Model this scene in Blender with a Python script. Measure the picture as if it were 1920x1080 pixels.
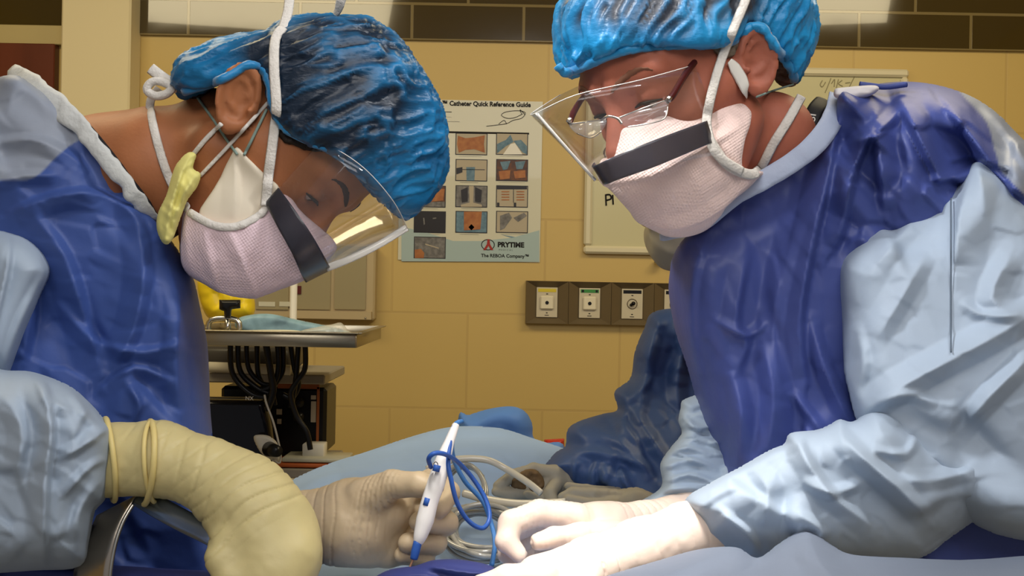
import bpy, bmesh, math, random
import numpy as np
from mathutils import Vector, Matrix

for o in list(bpy.data.objects): bpy.data.objects.remove(o)
sc = bpy.context.scene
col = sc.collection
# ------------------------------------------------------------ camera
F = 2059.0; CZ = 1.35; A = math.radians(1.08); CA, SA = math.cos(A), math.sin(A)
cam = bpy.data.cameras.new('camera'); cam.sensor_width = 36; cam.lens = 36*F/1920; cam.clip_start = .05
camo = bpy.data.objects.new('camera', cam); col.objects.link(camo)
camo.matrix_world = Matrix(((CA, -SA, 0, 0), (0, 0, -1, 0), (SA, CA, 0, CZ), (0, 0, 0, 1)))
sc.camera = camo
# ------------------------------------------------------------ world, lamps, exposure
w = bpy.data.worlds.new('world'); sc.world = w; w.use_nodes = True
w.node_tree.nodes['Background'].inputs[0].default_value = (.85, .84, .9, 1)
w.node_tree.nodes['Background'].inputs[1].default_value = .27
vs = sc.view_settings; vs.view_transform = 'Standard'; vs.look = 'None'; vs.gamma = 1; vs.exposure = 0.0; vs.use_curve_mapping = False

def P(px, py, Y):
    px = np.asarray(px, float); py = np.asarray(py, float); Y = np.asarray(Y, float)
    u = (px-960)/F*Y; v = -(py-540)/F*Y
    return np.stack(np.broadcast_arrays(u*CA-v*SA, Y, u*SA+v*CA+CZ), -1)
def unP(p):
    x, Y, z = p[..., 0], p[..., 1], p[..., 2]-CZ
    u = x*CA+z*SA; v = -x*SA+z*CA
    return 960+F*u/Y, 540-F*v/Y
def V3(a): return Vector([float(i) for i in a])

def lamp(name, kind, loc, target, power, color, **k):
    d = bpy.data.lights.new(name, kind); d.energy = power; d.color = color
    for a, b in k.items(): setattr(d, a, b)
    o = bpy.data.objects.new(name, d); col.objects.link(o); o.location = loc
    o.rotation_euler = (Vector(target)-Vector(loc)).to_track_quat('-Z', 'Y').to_euler()
    return o
# surgical light head over the field, two added grazing spots, added fill, ceiling fittings
lamp('surgical_light_beam', 'SPOT', (-.05, .52, 2.5), (.10, .95, 1.02), 230, (1, .95, .89), spot_size=math.radians(14.5), spot_blend=.6, shadow_soft_size=.16)
lamp('added_grazing_spot_left', 'SPOT', (-.75, .62, 2.45), (.62, 1.12, 1.28), 70, (.97, .98, 1.0), spot_size=math.radians(34), spot_blend=.8, shadow_soft_size=.10)  # added with the next one: grazing light to bring out the gown folds
lamp('added_grazing_spot_right', 'SPOT', (.80, .50, 2.45), (-.62, 1.05, 1.28), 27, (.97, .98, 1.0), spot_size=math.radians(36), spot_blend=.8, shadow_soft_size=.10)
lamp('added_fill_camera_side', 'AREA', (.1, -1.1, 2.55), (.1, 1.15, 1.25), 25, (1, .95, .90), shape='RECTANGLE', size=1.6, size_y=.8)  # added fill to brighten the surfaces that face the camera
lamp('ceiling_light_front', 'AREA', (.35, .35, 2.74), (.2, 1.3, 1.0), 12, (.95, .96, 1.0), shape='RECTANGLE', size=1.2, size_y=.6)
lamp('ceiling_light_left', 'AREA', (-1.2, 1.9, 2.74), (-1.0, 2.8, .4), 24, (1, .84, .52), shape='RECTANGLE', size=1.2, size_y=.6)
lamp('ceiling_light_right', 'AREA', (1.1, 2.1, 2.74), (.9, 2.9, .4), 24, (1, .84, .52), shape='RECTANGLE', size=1.2, size_y=.6)

# ------------------------------------------------------------ tagging and linking
ORG = {}
def link(o, parent=None):
    col.objects.link(o)
    if parent is not None: o.parent = parent
def tint(o, vals):
    a = o.data.attributes.new('cover', 'FLOAT', 'POINT'); a.data.foreach_set('value', np.asarray(vals, np.float32)); return o
def tag(o, label=None, cat=None, group=None, kind=None):
    if label: o['label'] = label
    if cat: o['category'] = cat
    if group: o['group'] = group
    if kind: o['kind'] = kind
    return o
def thing(name, label, cat, loc, group=None):
    o = bpy.data.objects.new(name, None); o.empty_display_size = .05
    o.location = [float(a) for a in loc]; col.objects.link(o); ORG[o.name] = np.array(o.location)
    return tag(o, label, cat, group)
def mesh(name, V, Fa, m, parent=None, smooth=True, label=None, cat=None, kind=None, group=None, m2=None, mi=None):
    V = np.asarray(V, float)
    if parent is None:
        c = V.mean(0); c[2] = V[:, 2].min(); org = c
    else: org = ORG[parent.name]
    V = V-org
    me = bpy.data.meshes.new(name)
    if isinstance(Fa, np.ndarray):
        n = len(Fa); k = Fa.shape[1]
        me.vertices.add(len(V)); me.vertices.foreach_set('co', V.astype(np.float32).ravel())
        me.loops.add(n*k); me.loops.foreach_set('vertex_index', Fa.astype(np.int32).ravel())
        me.polygons.add(n); me.polygons.foreach_set('loop_start', np.arange(0, n*k, k, dtype=np.int32))
        try: me.polygons.foreach_set('loop_total', np.full(n, k, np.int32))
        except Exception: pass
        me.update(calc_edges=True); me.validate()
    else:
        me.from_pydata([tuple(v) for v in V], [], [tuple(int(i) for i in f) for f in Fa]); me.update()
        bm = bmesh.new(); bm.from_mesh(me); bmesh.ops.recalc_face_normals(bm, faces=bm.faces); bm.to_mesh(me); bm.free()
    me.materials.append(m)
    if m2 is not None:
        me.materials.append(m2); me.polygons.foreach_set('material_index', np.asarray(mi, np.int32))
    me.polygons.foreach_set('use_smooth', np.full(len(me.polygons), smooth))
    o = bpy.data.objects.new(name, me)
    link(o, parent)
    if parent is None: o.location = org
    ORG[o.name] = org
    return tag(o, label, cat, group, kind)
def merge(parts):
    Vs, Fs, n = [], [], 0
    for V, Fa in parts:
        V = np.asarray(V, float); Vs.append(V); Fs += [tuple(int(i)+n for i in f) for f in Fa]; n += len(V)
    return np.concatenate(Vs), Fs

# ------------------------------------------------------------ materials
MATS = {}
def mat(name, c, rough=.6, spec=.3, var=0, vscale=20, bump=0, bscale=60, metal=0, trans=0, sheen=0, sss=0, coat=0, c2=None, ior=1.45, alpha=1, stretch=(1, 1, 1), emit=0, thr=None):
    m = bpy.data.materials.new(name); m.use_nodes = True; nt = m.node_tree; b = nt.nodes['Principled BSDF']
    I = b.inputs
    I['Base Color'].default_value = (*c, 1); I['Roughness'].default_value = rough; I['Specular IOR Level'].default_value = spec
    I['Metallic'].default_value = metal; I['Transmission Weight'].default_value = trans; I['Sheen Weight'].default_value = sheen
    I['Subsurface Weight'].default_value = sss; I['Coat Weight'].default_value = coat; I['IOR'].default_value = ior; I['Alpha'].default_value = alpha
    if sss: I['Subsurface Radius'].default_value = (.012, .005, .003); I['Subsurface Scale'].default_value = 1
    if emit: I['Emission Color'].default_value = (*c, 1); I['Emission Strength'].default_value = emit
    tc = nt.nodes.new('ShaderNodeTexCoord'); mp = nt.nodes.new('ShaderNodeMapping'); mp.inputs['Scale'].default_value = stretch
    nt.links.new(tc.outputs['Object'], mp.inputs[0])
    if var or c2:
        n = nt.nodes.new('ShaderNodeTexNoise'); n.inputs['Scale'].default_value = vscale; n.inputs['Detail'].default_value = 4
        nt.links.new(mp.outputs[0], n.inputs['Vector'])
        r = nt.nodes.new('ShaderNodeValToRGB')
        lo, hi = thr or (.3, .7)
        r.color_ramp.elements[0].position = lo; r.color_ramp.elements[1].position = hi
        a = c if c2 else tuple(x*(1-var) for x in c); d = c2 or tuple(min(1, x*(1+var)) for x in c)
        r.color_ramp.elements[0].color = (*a, 1); r.color_ramp.elements[1].color = (*d, 1)
        nt.links.new(n.outputs[0], r.inputs[0]); nt.links.new(r.outputs[0], I['Base Color'])
    if bump:
        n = nt.nodes.new('ShaderNodeTexNoise'); n.inputs['Scale'].default_value = bscale; n.inputs['Detail'].default_value = 5
        nt.links.new(mp.outputs[0], n.inputs['Vector'])
        bp = nt.nodes.new('ShaderNodeBump'); bp.inputs['Strength'].default_value = bump; bp.inputs['Distance'].default_value = .002
        nt.links.new(n.outputs[0], bp.inputs['Height']); nt.links.new(bp.outputs[0], I['Normal'])
    MATS[name] = m
    return m

# ------------------------------------------------------------ numpy noise
def _h(*a):
    s = np.zeros_like(a[0], dtype=np.uint32)
    for i, v in enumerate(a): s = (s ^ (v.astype(np.int64).astype(np.uint32)*np.uint32([374761393, 668265263, 2147483647, 1274126177][i])))*np.uint32(2654435761); s ^= s >> np.uint32(15)
    return (s & np.uint32(0xffffff)).astype(np.float64)/0xffffff
def noise(p, scale=1, seed=0):
    p = np.asarray(p)*scale; D = p.shape[1]; i = np.floor(p).astype(np.int64); f = p-i; f = f*f*f*(f*(f*6-15)+10); r = 0
    for c in range(2**D):
        wt = 1; ks = []
        for d in range(D):
            b = (c >> d) & 1; wt = wt*(f[:, d] if b else 1-f[:, d]); ks.append(i[:, d]+b)
        if D == 2: ks.append(np.zeros_like(ks[0]))
        r = r+wt*_h(*ks, np.full_like(ks[0], seed))
    return r*2-1
def facets(q, size, seed=0, sharp=13.):
    """continuous crumpled-paper relief over 2D coordinates, about -1..1"""
    q = np.asarray(q, float)/size; i = np.floor(q).astype(np.int64); num = 0; den = 0
    for dx in (-1, 0, 1):
        for dy in (-1, 0, 1):
            cx, cy = i[:, 0]+dx, i[:, 1]+dy; z = np.full_like(cx, seed)
            jx = cx+_h(cx, cy, z, z); jy = cy+_h(cx, cy, z+1, z)
            gx = _h(cx, cy, z+2, z)*2-1; gy = _h(cx, cy, z+3, z)*2-1; b = _h(cx, cy, z+4, z)*1.2-.6
            ex, ey = q[:, 0]-jx, q[:, 1]-jy; wt = np.exp(-sharp*(ex*ex+ey*ey))+1e-9
            num = num+wt*(b*.5+gx*ex+gy*ey); den = den+wt
    return num/den
def normals(V, Fa):
    a = V[Fa[:, 1]]-V[Fa[:, 0]]; b = V[Fa[:, 3 if Fa.shape[1] > 3 else 2]]-V[Fa[:, 0]]; n = np.cross(a, b)
    N = np.zeros_like(V)
    for k in range(Fa.shape[1]): np.add.at(N, Fa[:, k], n)
    return N/(np.linalg.norm(N, axis=1, keepdims=True)+1e-12)

# ------------------------------------------------------------ signed distance shapes
def smin(a, b, k):
    h = np.clip(.5+.5*(b-a)/k, 0, 1); return b*(1-h)+a*h-k*h*(1-h)
def smax(a, b, k): return -smin(-a, -b, k)
def rc(p, a, b, ra, rb):
    a = np.asarray(a, float); b = np.asarray(b, float); ab = b-a; t = np.clip(((p-a)@ab)/(ab@ab+1e-12), 0, 1)
    return np.linalg.norm(p-a-t[:, None]*ab, axis=1)-(ra+(rb-ra)*t)
def ell(p, c, r, M=None):
    q = p-np.asarray(c, float)
    if M is not None: q = q@M
    r = np.asarray(r, float); k0 = np.linalg.norm(q/r, axis=1); k1 = np.linalg.norm(q/(r*r), axis=1)+1e-9
    return k0*(k0-1)/k1
def chain(p, pts, k=.004):
    d = None
    for i in range(len(pts)-1):
        e = rc(p, pts[i][0], pts[i+1][0], pts[i][1], pts[i+1][1]); d = e if d is None else smin(d, e, k)
    return d
def pc(pts):
    """[(px,py,Y,r_px)...] -> [(world, r)]"""
    return [(P(a, b, Y), r*Y/F) for a, b, Y, r in pts]

CORN = np.array([(i, j, k) for i in (0, 1) for j in (0, 1) for k in (0, 1)])
EDG = [(a, b) for a in range(8) for b in range(a+1, 8) if abs(CORN[a]-CORN[b]).sum() == 1]
def sdf_mesh(fn, lo, hi, h, slack=5.5):
    lo = np.asarray(lo, float); hi = np.asarray(hi, float); c = 4
    nb = np.ceil((hi-lo)/(h*c)).astype(int); n = nb*c
    ax = [lo[d]+(np.arange(nb[d])*c+(c-1)/2)*h for d in range(3)]
    g = np.stack(np.meshgrid(*ax, indexing='ij'), -1).reshape(-1, 3); cv = fn(g).reshape(nb)
    vol = np.repeat(np.repeat(np.repeat(cv, c, 0), c, 1), c, 2).astype(np.float32)
    need = np.argwhere(np.abs(cv) < slack*h)
    off = np.array([(i, j, k) for i in range(c) for j in range(c) for k in range(c)])
    for s in range(0, len(need), 20000):
        idx = (need[s:s+20000, None, :]*c+off[None]).reshape(-1, 3)
        vol[idx[:, 0], idx[:, 1], idx[:, 2]] = fn(lo+idx*h)
    vol[0] = vol[-1] = h; vol[:, 0] = vol[:, -1] = h; vol[:, :, 0] = vol[:, :, -1] = h
    ins = vol < 0
    s = sum(ins[i:n[0]-1+i, j:n[1]-1+j, k:n[2]-1+k].astype(np.int8) for i, j, k in CORN)
    act = np.argwhere((s > 0) & (s < 8))
    ci = np.full(np.array(n)-1, -1, np.int64); ci[act[:, 0], act[:, 1], act[:, 2]] = np.arange(len(act))
    cv = np.stack([vol[act[:, 0]+i, act[:, 1]+j, act[:, 2]+k] for i, j, k in CORN], 1).astype(float)
    pos = np.zeros((len(act), 3)); cnt = np.zeros(len(act))
    for a, b in EDG:
        m = (cv[:, a] < 0) != (cv[:, b] < 0); t = cv[m, a]/(cv[m, a]-cv[m, b])
        pos[m] += CORN[a]+t[:, None]*(CORN[b]-CORN[a]); cnt[m] += 1
    V = lo+(act+pos/cnt[:, None])*h
    Fs = []
    for d in range(3):
        e = [0, 0, 0]; e[d] = 1; u, v = (d+1) % 3, (d+2) % 3
        sl0 = tuple(slice(0, n[q]-1) for q in range(3)); sl1 = tuple(slice(e[q], n[q]-1+e[q]) for q in range(3))
        a, b = ins[sl0], ins[sl1]; E = np.argwhere(a != b); E = E[(E[:, u] > 0) & (E[:, v] > 0)]
        flip = a[E[:, 0], E[:, 1], E[:, 2]]
        U = np.zeros(3, int); U[u] = 1; W = np.zeros(3, int); W[v] = 1
        g = lambda o: ci[tuple((E-o).T)]
        q = np.stack([g(U+W), g(W), g(0*U), g(U)], 1)
        q[~flip] = q[~flip][:, ::-1]; Fs.append(q)
    Fa = np.concatenate(Fs); Fa = Fa[(Fa >= 0).all(1)]
    return V, Fa

def cr(pts, n=6, closed=True):
    pts = np.asarray(pts, float); N = len(pts); out = []
    for i in range(N if closed else N-1):
        g = (lambda k: pts[k % N]) if closed else (lambda k: pts[min(max(k, 0), N-1)])
        a, b, c, d = g(i-1), g(i), g(i+1), g(i+2)
        for t in np.arange(n)/n:
            out.append(.5*((2*b)+(c-a)*t+(2*a-5*b+4*c-d)*t*t+(3*b-a-3*c+d)*t**3))
    if not closed: out.append(pts[-1])
    return np.array(out)
def sdpoly(x, y, poly):
    """signed distance to a closed polygon, positive inside"""
    d = np.full(x.shape, 1e18); s = np.zeros(x.shape, bool); N = len(poly)
    for i in range(N):
        a, b = poly[i], poly[(i+1) % N]; e = b-a; L = e@e+1e-12
        t = np.clip(((x-a[0])*e[0]+(y-a[1])*e[1])/L, 0, 1)
        d = np.minimum(d, (x-a[0]-t*e[0])**2+(y-a[1]-t*e[1])**2)
        if a[1] != b[1]:
            c = ((a[1] > y) != (b[1] > y)) & (x < (b[0]-a[0])*(y-a[1])/(b[1]-a[1])+a[0]); s ^= c
    d = np.sqrt(d); return np.where(s, d, -d)
def prism(poly, n=5, smooth=True):
    """field: metres outside a pixel outline seen from the camera (negative inside), sampled from a grid"""
    pl = cr(poly, n) if smooth else np.asarray(poly, float)
    lo = pl.min(0)-120; hi = pl.max(0)+120; st = 3.
    X, Y = np.arange(lo[0], hi[0]+st, st), np.arange(lo[1], hi[1]+st, st)
    gx, gy = np.meshgrid(X, Y, indexing='ij'); G = sdpoly(gx, gy, pl)
    def f(p):
        px, py = unP(p); u = np.clip((px-lo[0])/st, 0, len(X)-1.01); v = np.clip((py-lo[1])/st, 0, len(Y)-1.01)
        i = u.astype(int); j = v.astype(int); a = u-i; b = v-j
        s = G[i, j]*(1-a)*(1-b)+G[i+1, j]*a*(1-b)+G[i, j+1]*(1-a)*b+G[i+1, j+1]*a*b
        return -s*p[:, 1]/F
    return f
def polyd(x, y, pts):
    """distance to polyline, sign by side, parameter 0..1"""
    pts = np.asarray(pts, float); seg = np.linalg.norm(np.diff(pts, axis=0), axis=1); T = seg.sum(); acc = 0
    best = np.full(x.shape, 1e18); sg = np.zeros(x.shape); tt = np.zeros(x.shape)
    for i in range(len(pts)-1):
        a, b = pts[i], pts[i+1]; e = b-a; L = e@e+1e-12
        t = np.clip(((x-a[0])*e[0]+(y-a[1])*e[1])/L, 0, 1); dx = x-a[0]-t*e[0]; dy = y-a[1]-t*e[1]; d = dx*dx+dy*dy
        m = d < best; best = np.where(m, d, best); sg = np.where(m, np.sign(e[0]*dy-e[1]*dx), sg); tt = np.where(m, (acc+t*seg[i])/T, tt); acc += seg[i]
    return np.sqrt(best), sg, tt
def fold(x, y, pts, amp, w1, w2=None, pw=1., taper=.6):
    w2 = w2 or w1; d, s, t = polyd(x, y, cr(pts, 4, False) if len(pts) > 2 else pts)
    wd = np.where(s > 0, w1, w2)
    return amp*np.clip(1-d/wd, 0, 1)**pw*np.sin(math.pi*np.clip(t, .02, .98))**taper
def pillow(poly, Yc, T, R, step=4, folds=(), crumple=(), lumps=(), keep=(), Tb=None, smooth=True, fade=12, n=5):
    """cloth-covered volume: outline at its distance Yc, rounded front and back, folds raised on the front"""
    pl = cr(poly, n) if smooth else np.asarray(poly, float)
    lo, hi = pl.min(0)-step*2, pl.max(0)+step*2
    X, Yy = np.arange(lo[0], hi[0], step), np.arange(lo[1], hi[1], step)
    x, y = np.meshgrid(X, Yy, indexing='ij'); sh = x.shape; x = x.ravel(); y = y.ravel()
    d = sdpoly(x, y, pl)
    D = d.reshape(sh); gx, gy = np.gradient(D, step); gl = np.hypot(gx, gy)+1e-6
    ok = d > -step; out = (d < 0) & ok
    x = np.where(out, x-d*(gx/gl).ravel(), x); y = np.where(out, y-d*(gy/gl).ravel(), y)
    d = np.maximum(d, 0)
    e = np.clip(d/R, 0, 1); pr = np.sqrt(1-(1-e)**2)
    for kp, amt, wd in keep:
        q = polyd(x, y, kp)[0]; g = amt*np.exp(-(q/wd)**2); pr = g+(1-g)*pr
    h = np.zeros_like(x)
    for fdef in folds: h += fold(x, y, *fdef[:1], *fdef[1:])
    for c in crumple:
        amp, size, ang, ax = c[:4]; ca, sa = math.cos(math.radians(ang)), math.sin(math.radians(ang))
        q = np.stack([(x*ca+y*sa)/ax, -x*sa+y*ca], 1)
        q = q+12*np.stack([noise(q, 1/90., 5), noise(q, 1/90., 9)], 1)
        m = 1
        if len(c) > 5: m = np.clip(sdpoly(x, y, np.asarray(c[5], float))/40+.5, 0, 1)
        h += amp*m*facets(q, size, c[4] if len(c) > 4 else 0)
    for cx, cy, rx, ry, a in lumps: h += a*np.exp(-((x-cx)/rx)**2-((y-cy)/ry)**2)
    h *= .25+.75*np.clip(d/fade, 0, 1)
    Y0 = Yc(x, y) if callable(Yc) else np.full_like(x, Yc)
    tt = T(x, y) if callable(T) else T
    fr = P(x, y, Y0-tt*pr-h); bk = P(x, y, Y0+(T if Tb is None else Tb)*pr+.002)
    okg = ok.reshape(sh); cell = okg[:-1, :-1] & okg[1:, :-1] & okg[1:, 1:] & okg[:-1, 1:]
    # drop cells wholly on the rim
    Dd = d.reshape(sh); cell &= (Dd[:-1, :-1]+Dd[1:, :-1]+Dd[1:, 1:]+Dd[:-1, 1:]) > 0
    ii, jj = np.nonzero(cell); W = sh[1]; q = np.stack([ii*W+jj, (ii+1)*W+jj, (ii+1)*W+jj+1, ii*W+jj+1], 1)
    used = np.unique(q); mp = np.full(len(x), -1); mp[used] = np.arange(len(used)); q = mp[q]; nV = len(used)
    # rim edges
    from collections import Counter
    ed = np.concatenate([q[:, [0, 1]], q[:, [1, 2]], q[:, [2, 3]], q[:, [3, 0]]]); key = np.sort(ed, 1); kk = key[:, 0]*nV+key[:, 1]
    u, inv, cnt = np.unique(kk, return_inverse=True, return_counts=True); rim = ed[cnt[inv] == 1]
    side = np.stack([rim[:, 0], rim[:, 1], rim[:, 1]+nV, rim[:, 0]+nV], 1)
    V = np.concatenate([fr[used], bk[used]]); Fa = np.concatenate([q[:, ::-1], q+nV, side])
    return V, Fa
def mergeq(parts):
    Vs, Fs, n = [], [], 0
    for V, Fa in parts: Vs.append(V); Fs.append(Fa+n); n += len(V)
    return np.concatenate(Vs), np.concatenate(Fs)

# ------------------------------------------------------------ small mesh builders
def tube(pts, r, n=10, sub=6, cap=True, closed=False, flat=None):
    """round or flattened tube along world points; r number or list; flat=(ratio, normal)"""
    pts = np.asarray(pts, float); c = cr(pts, sub, closed) if sub > 1 and len(pts) > 2 else pts
    N = len(c); rr = np.interp(np.linspace(0, 1, N), np.linspace(0, 1, len(r)), r) if hasattr(r, '__len__') else np.full(N, r)
    T = np.gradient(c, axis=0) if not closed else np.roll(c, -1, 0)-np.roll(c, 1, 0); T /= np.linalg.norm(T, axis=1, keepdims=True)+1e-12
    V = []; up = np.array([.13, -1., .2]) if flat is None else np.asarray(flat[1], float); fr = 1 if flat is None else flat[0]
    a = up
    for i in range(N):
        a = (up if flat is not None else a)-T[i]*((up if flat is not None else a)@T[i]); a = a/(np.linalg.norm(a)+1e-9); b = np.cross(T[i], a)
        for k in range(n):
            t = 2*math.pi*k/n; V.append(c[i]+rr[i]*(math.cos(t)*a*fr+math.sin(t)*b))
    Fa = []
    for i in range(N if closed else N-1):
        j = (i+1) % N
        for k in range(n): Fa.append((i*n+k, i*n+(k+1) % n, j*n+(k+1) % n, j*n+k))
    if cap and not closed: Fa += [tuple(range(n))[::-1], tuple(range((N-1)*n, N*n))]
    return np.array(V), Fa
def ribbon(pp, w, th=.0006, normal=(0, -1, 0), sub=6):
    """strap through (px,py,Y) points, width w"""
    pts = np.array([P(*a) for a in pp]); return tube(pts, w/2, 8, sub, flat=(th/(w/2), normal))
def box(c, s, bev=0, R=None):
    c = np.asarray(c, float); s = np.asarray(s, float)/2; b = min(bev, min(s)*.9)
    if b <= 0:
        V = np.array([(i, j, k) for i in (-1, 1) for j in (-1, 1) for k in (-1, 1)])*s
        Fa = [(0, 1, 3, 2), (4, 6, 7, 5), (0, 4, 5, 1), (2, 3, 7, 6), (0, 2, 6, 4), (1, 5, 7, 3)]
    else:
        V = []; Fa = []; idx = {}
        for i in (-1, 1):
            for j in (-1, 1):
                for k in (-1, 1):
                    for ax in range(3):
                        v = np.array([i, j, k])*(s-b); v[ax] = (i, j, k)[ax]*s[ax]; idx[(i, j, k, ax)] = len(V); V.append(v)
        V = np.array(V, float)
        for ax in range(3):
            u, v = (ax+1) % 3, (ax+2) % 3
            for sg in (-1, 1):
                f = []
                for a, d in ((-1, -1), (1, -1), (1, 1), (-1, 1)):
                    t = [0, 0, 0]; t[ax] = sg; t[u] = a; t[v] = d; f.append(idx[(*t, ax)])
                Fa.append(tuple(f if sg > 0 else f[::-1]))
            for a in (-1, 1):
                for d in (-1, 1):
                    f = []
                    for sg, q in ((-1, u), (-1, v), (1, v), (1, u)):
                        t = [0, 0, 0]; t[ax] = sg; t[u] = a; t[v] = d; f.append(idx[(*t, q)])
                    Fa.append(tuple(f))
        for i in (-1, 1):
            for j in (-1, 1):
                for k in (-1, 1): Fa.append(tuple(idx[(i, j, k, a)] for a in range(3)))
    if R is not None: V = V@np.asarray(R).T
    return V+c, Fa
def plate(poly3, nrm, th):
    """polygon in world points with thickness"""
    V = np.asarray(poly3, float); n = np.asarray(nrm, float); n = n/np.linalg.norm(n); N = len(V)
    return np.concatenate([V, V+n*th]), [tuple(range(N)), tuple(range(N, 2*N))[::-1]]+[(i, (i+1) % N, (i+1) % N+N, i+N) for i in range(N)]
def cyl(a, b, r, n=20, r2=None):
    return tube([a, b], [r, r2 if r2 is not None else r], n, 1)
def text(s, size, origin, m, parent, name='lettering', right=(1, 0, 0), up=(0, 0, 1), th=.0004, font_bold=False, align='LEFT', off=.0, sx=1.):
    cu = bpy.data.curves.new('t', 'FONT'); cu.body = s; cu.size = size; cu.extrude = th; cu.resolution_u = 3; cu.align_x = align; cu.offset = off
    to = bpy.data.objects.new('t', cu); col.objects.link(to); bpy.context.view_layer.update()
    me = bpy.data.meshes.new_from_object(to); bpy.data.objects.remove(to); bpy.data.curves.remove(cu)
    right = np.asarray(right, float); up = np.asarray(up, float); nn = np.cross(right, up)
    v = np.array([tuple(a.co) for a in me.vertices]); Fa = [tuple(p.vertices) for p in me.polygons]
    bpy.data.meshes.remove(me)
    if len(v) == 0: return None
    V = np.asarray(origin, float)+v[:, :1]*sx*right+v[:, 1:2]*up+v[:, 2:]*nn
    return mesh(name, V, Fa, m, parent, smooth=False)
# ============================================================ THE ROOM
YW = 3.6
def W(px, py, Y=YW):
    p = P(px, py, Y); return float(p[0]), float(p[2])
def brickmat(name, c1, c2, mortar, bw, bh, ms, rough, x0, z0, bump=.3, coat=0, off=.5):
    m = mat(name, c1, rough, .4, coat=coat); nt = m.node_tree; b = nt.nodes['Principled BSDF']
    g = nt.nodes.new('ShaderNodeNewGeometry'); mp = nt.nodes.new('ShaderNodeSeparateXYZ'); cb = nt.nodes.new('ShaderNodeCombineXYZ')
    ax = nt.nodes.new('ShaderNodeMath'); ax.inputs[1].default_value = -x0; az = nt.nodes.new('ShaderNodeMath'); az.inputs[1].default_value = -z0
    br = nt.nodes.new('ShaderNodeTexBrick'); br.inputs['Scale'].default_value = 1; br.inputs['Mortar Size'].default_value = ms; br.inputs['Mortar Smooth'].default_value = .2
    br.inputs['Brick Width'].default_value = bw; br.inputs['Row Height'].default_value = bh; br.offset = off
    br.inputs['Color1'].default_value = (*c1, 1); br.inputs['Color2'].default_value = (*c2, 1); br.inputs['Mortar'].default_value = (*mortar, 1)
    L = nt.links.new
    L(g.outputs['Position'], mp.inputs[0]); L(mp.outputs[0], ax.inputs[0]); L(mp.outputs[2], az.inputs[0]); L(ax.outputs[0], cb.inputs[0]); L(az.outputs[0], cb.inputs[1]); L(cb.outputs[0], br.inputs[0])
    L(br.outputs[0], b.inputs['Base Color'])
    bp = nt.nodes.new('ShaderNodeBump'); bp.invert = True; bp.inputs['Strength'].default_value = bump; bp.inputs['Distance'].default_value = .003
    n = nt.nodes.new('ShaderNodeTexNoise'); n.inputs['Scale'].default_value = 5; mx = nt.nodes.new('ShaderNodeMath'); mx.operation = 'MULTIPLY_ADD'; mx.inputs[1].default_value = .6 if coat else .15
    L(g.outputs['Position'], n.inputs['Vector']); L(n.outputs[0], mx.inputs[0]); L(br.outputs['Fac'], mx.inputs[2]); L(mx.outputs[0], bp.inputs['Height']); L(bp.outputs[0], b.inputs['Normal'])
    return m
xj, zj = W(877, 588); tx, tz = W(877, 78)
wall_m = brickmat('cream_wall_tile', (.56, .40, .135), (.545, .388, .13), (.50, .35, .12), .50, .3125, .004, .42, xj, zj)
dark_m = brickmat('dark_glazed_tile', (.05, .032, .006), (.055, .036, .007), (.20, .15, .06), .365, .1175, .005, .10, tx, tz, .5, .6)
paint = mat('cream_paint', (.72, .62, .38), .55); white_p = mat('ceiling_paint', (.7, .68, .6), .8)
floor_m = mat('vinyl_floor', (.30, .29, .26), .35, var=.1, vscale=8)
def each(name, shapes, m, parent, smooth=False):
    for vf in shapes: mesh(name, *vf, m, parent, smooth)
def struct(name, vf, m): return mesh(name, *vf, m, smooth=False, kind='structure')
struct('wall_back', box((0, YW+.05, 1.4), (5.6, .1, 2.9)), wall_m)
struct('trim_1', box((0, YW-.006, tz+.35), (5.6, .016, .70)), dark_m)
struct('floor', box((0, 1.4, -.05), (5.6, 5.4, .1)), floor_m)
struct('ceiling', box((0, 1.4, 2.85), (5.6, 5.4, .1)), white_p)
struct('wall_left', box((-2.75, 1.3, 1.4), (.1, 4.6, 2.9)), wall_m)
struct('wall_right', box((2.75, 1.3, 1.4), (.1, 4.6, 2.9)), wall_m)
x0, x1 = W(113, 100, 3.5)[0], W(256, 100, 3.56)[0]
struct('trim_2', box(((x0+x1)/2, 3.55, 1.4), (x1-x0, .1, 2.8), .006), paint)
dx, dz = W(112, 87)
door_m = mat('red_brown_door', (.12, .028, .012), .35, .4, var=.12, vscale=14, stretch=(1, 1, .2))
d = struct('door_1', box((dx-.55, YW-.02, dz/2), (1.1, .04, dz), .003), door_m)
k1 = mesh('door_handle', *merge([cyl((dx-.12, YW-.04, 1.0), (dx-.12, YW-.1, 1.0), .011), cyl((dx-.12, YW-.095, 1.0), (dx-.24, YW-.095, 1.0), .009)]), mat('steel', (.6, .58, .52), .25, metal=1), d)
struct('trim_3', box((dx-.5, YW-.012, W(60, 68)[1]), (1.25, .03, .062), .002), mat('header_trim', (.50, .40, .18), .5))

steel = MATS['steel']; black = mat('black_plastic', (.008, .008, .009), .3); white = mat('white_plastic', (.75, .73, .66), .35)
blackm = mat('black_ink', (.012, .010, .010), .7)
# ---- wall poster
pa = np.array(W(752, 186)); pb = np.array(W(1012, 492)); pw = pb[0]-pa[0]; ph = pa[1]-pb[1]
paper = mat('poster_paper', (.60, .58, .45), .35, coat=.2)
PO = thing('wall_poster', 'glossy medical instruction poster with thirteen small pictures taped on the cream wall', 'poster', (pa[0]+pw/2, YW-.002, pb[1]))
mesh('poster_sheet', *box((pa[0]+pw/2, YW-.003, pb[1]+ph/2), (pw, .0012, ph)), paper, PO, False)
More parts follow.
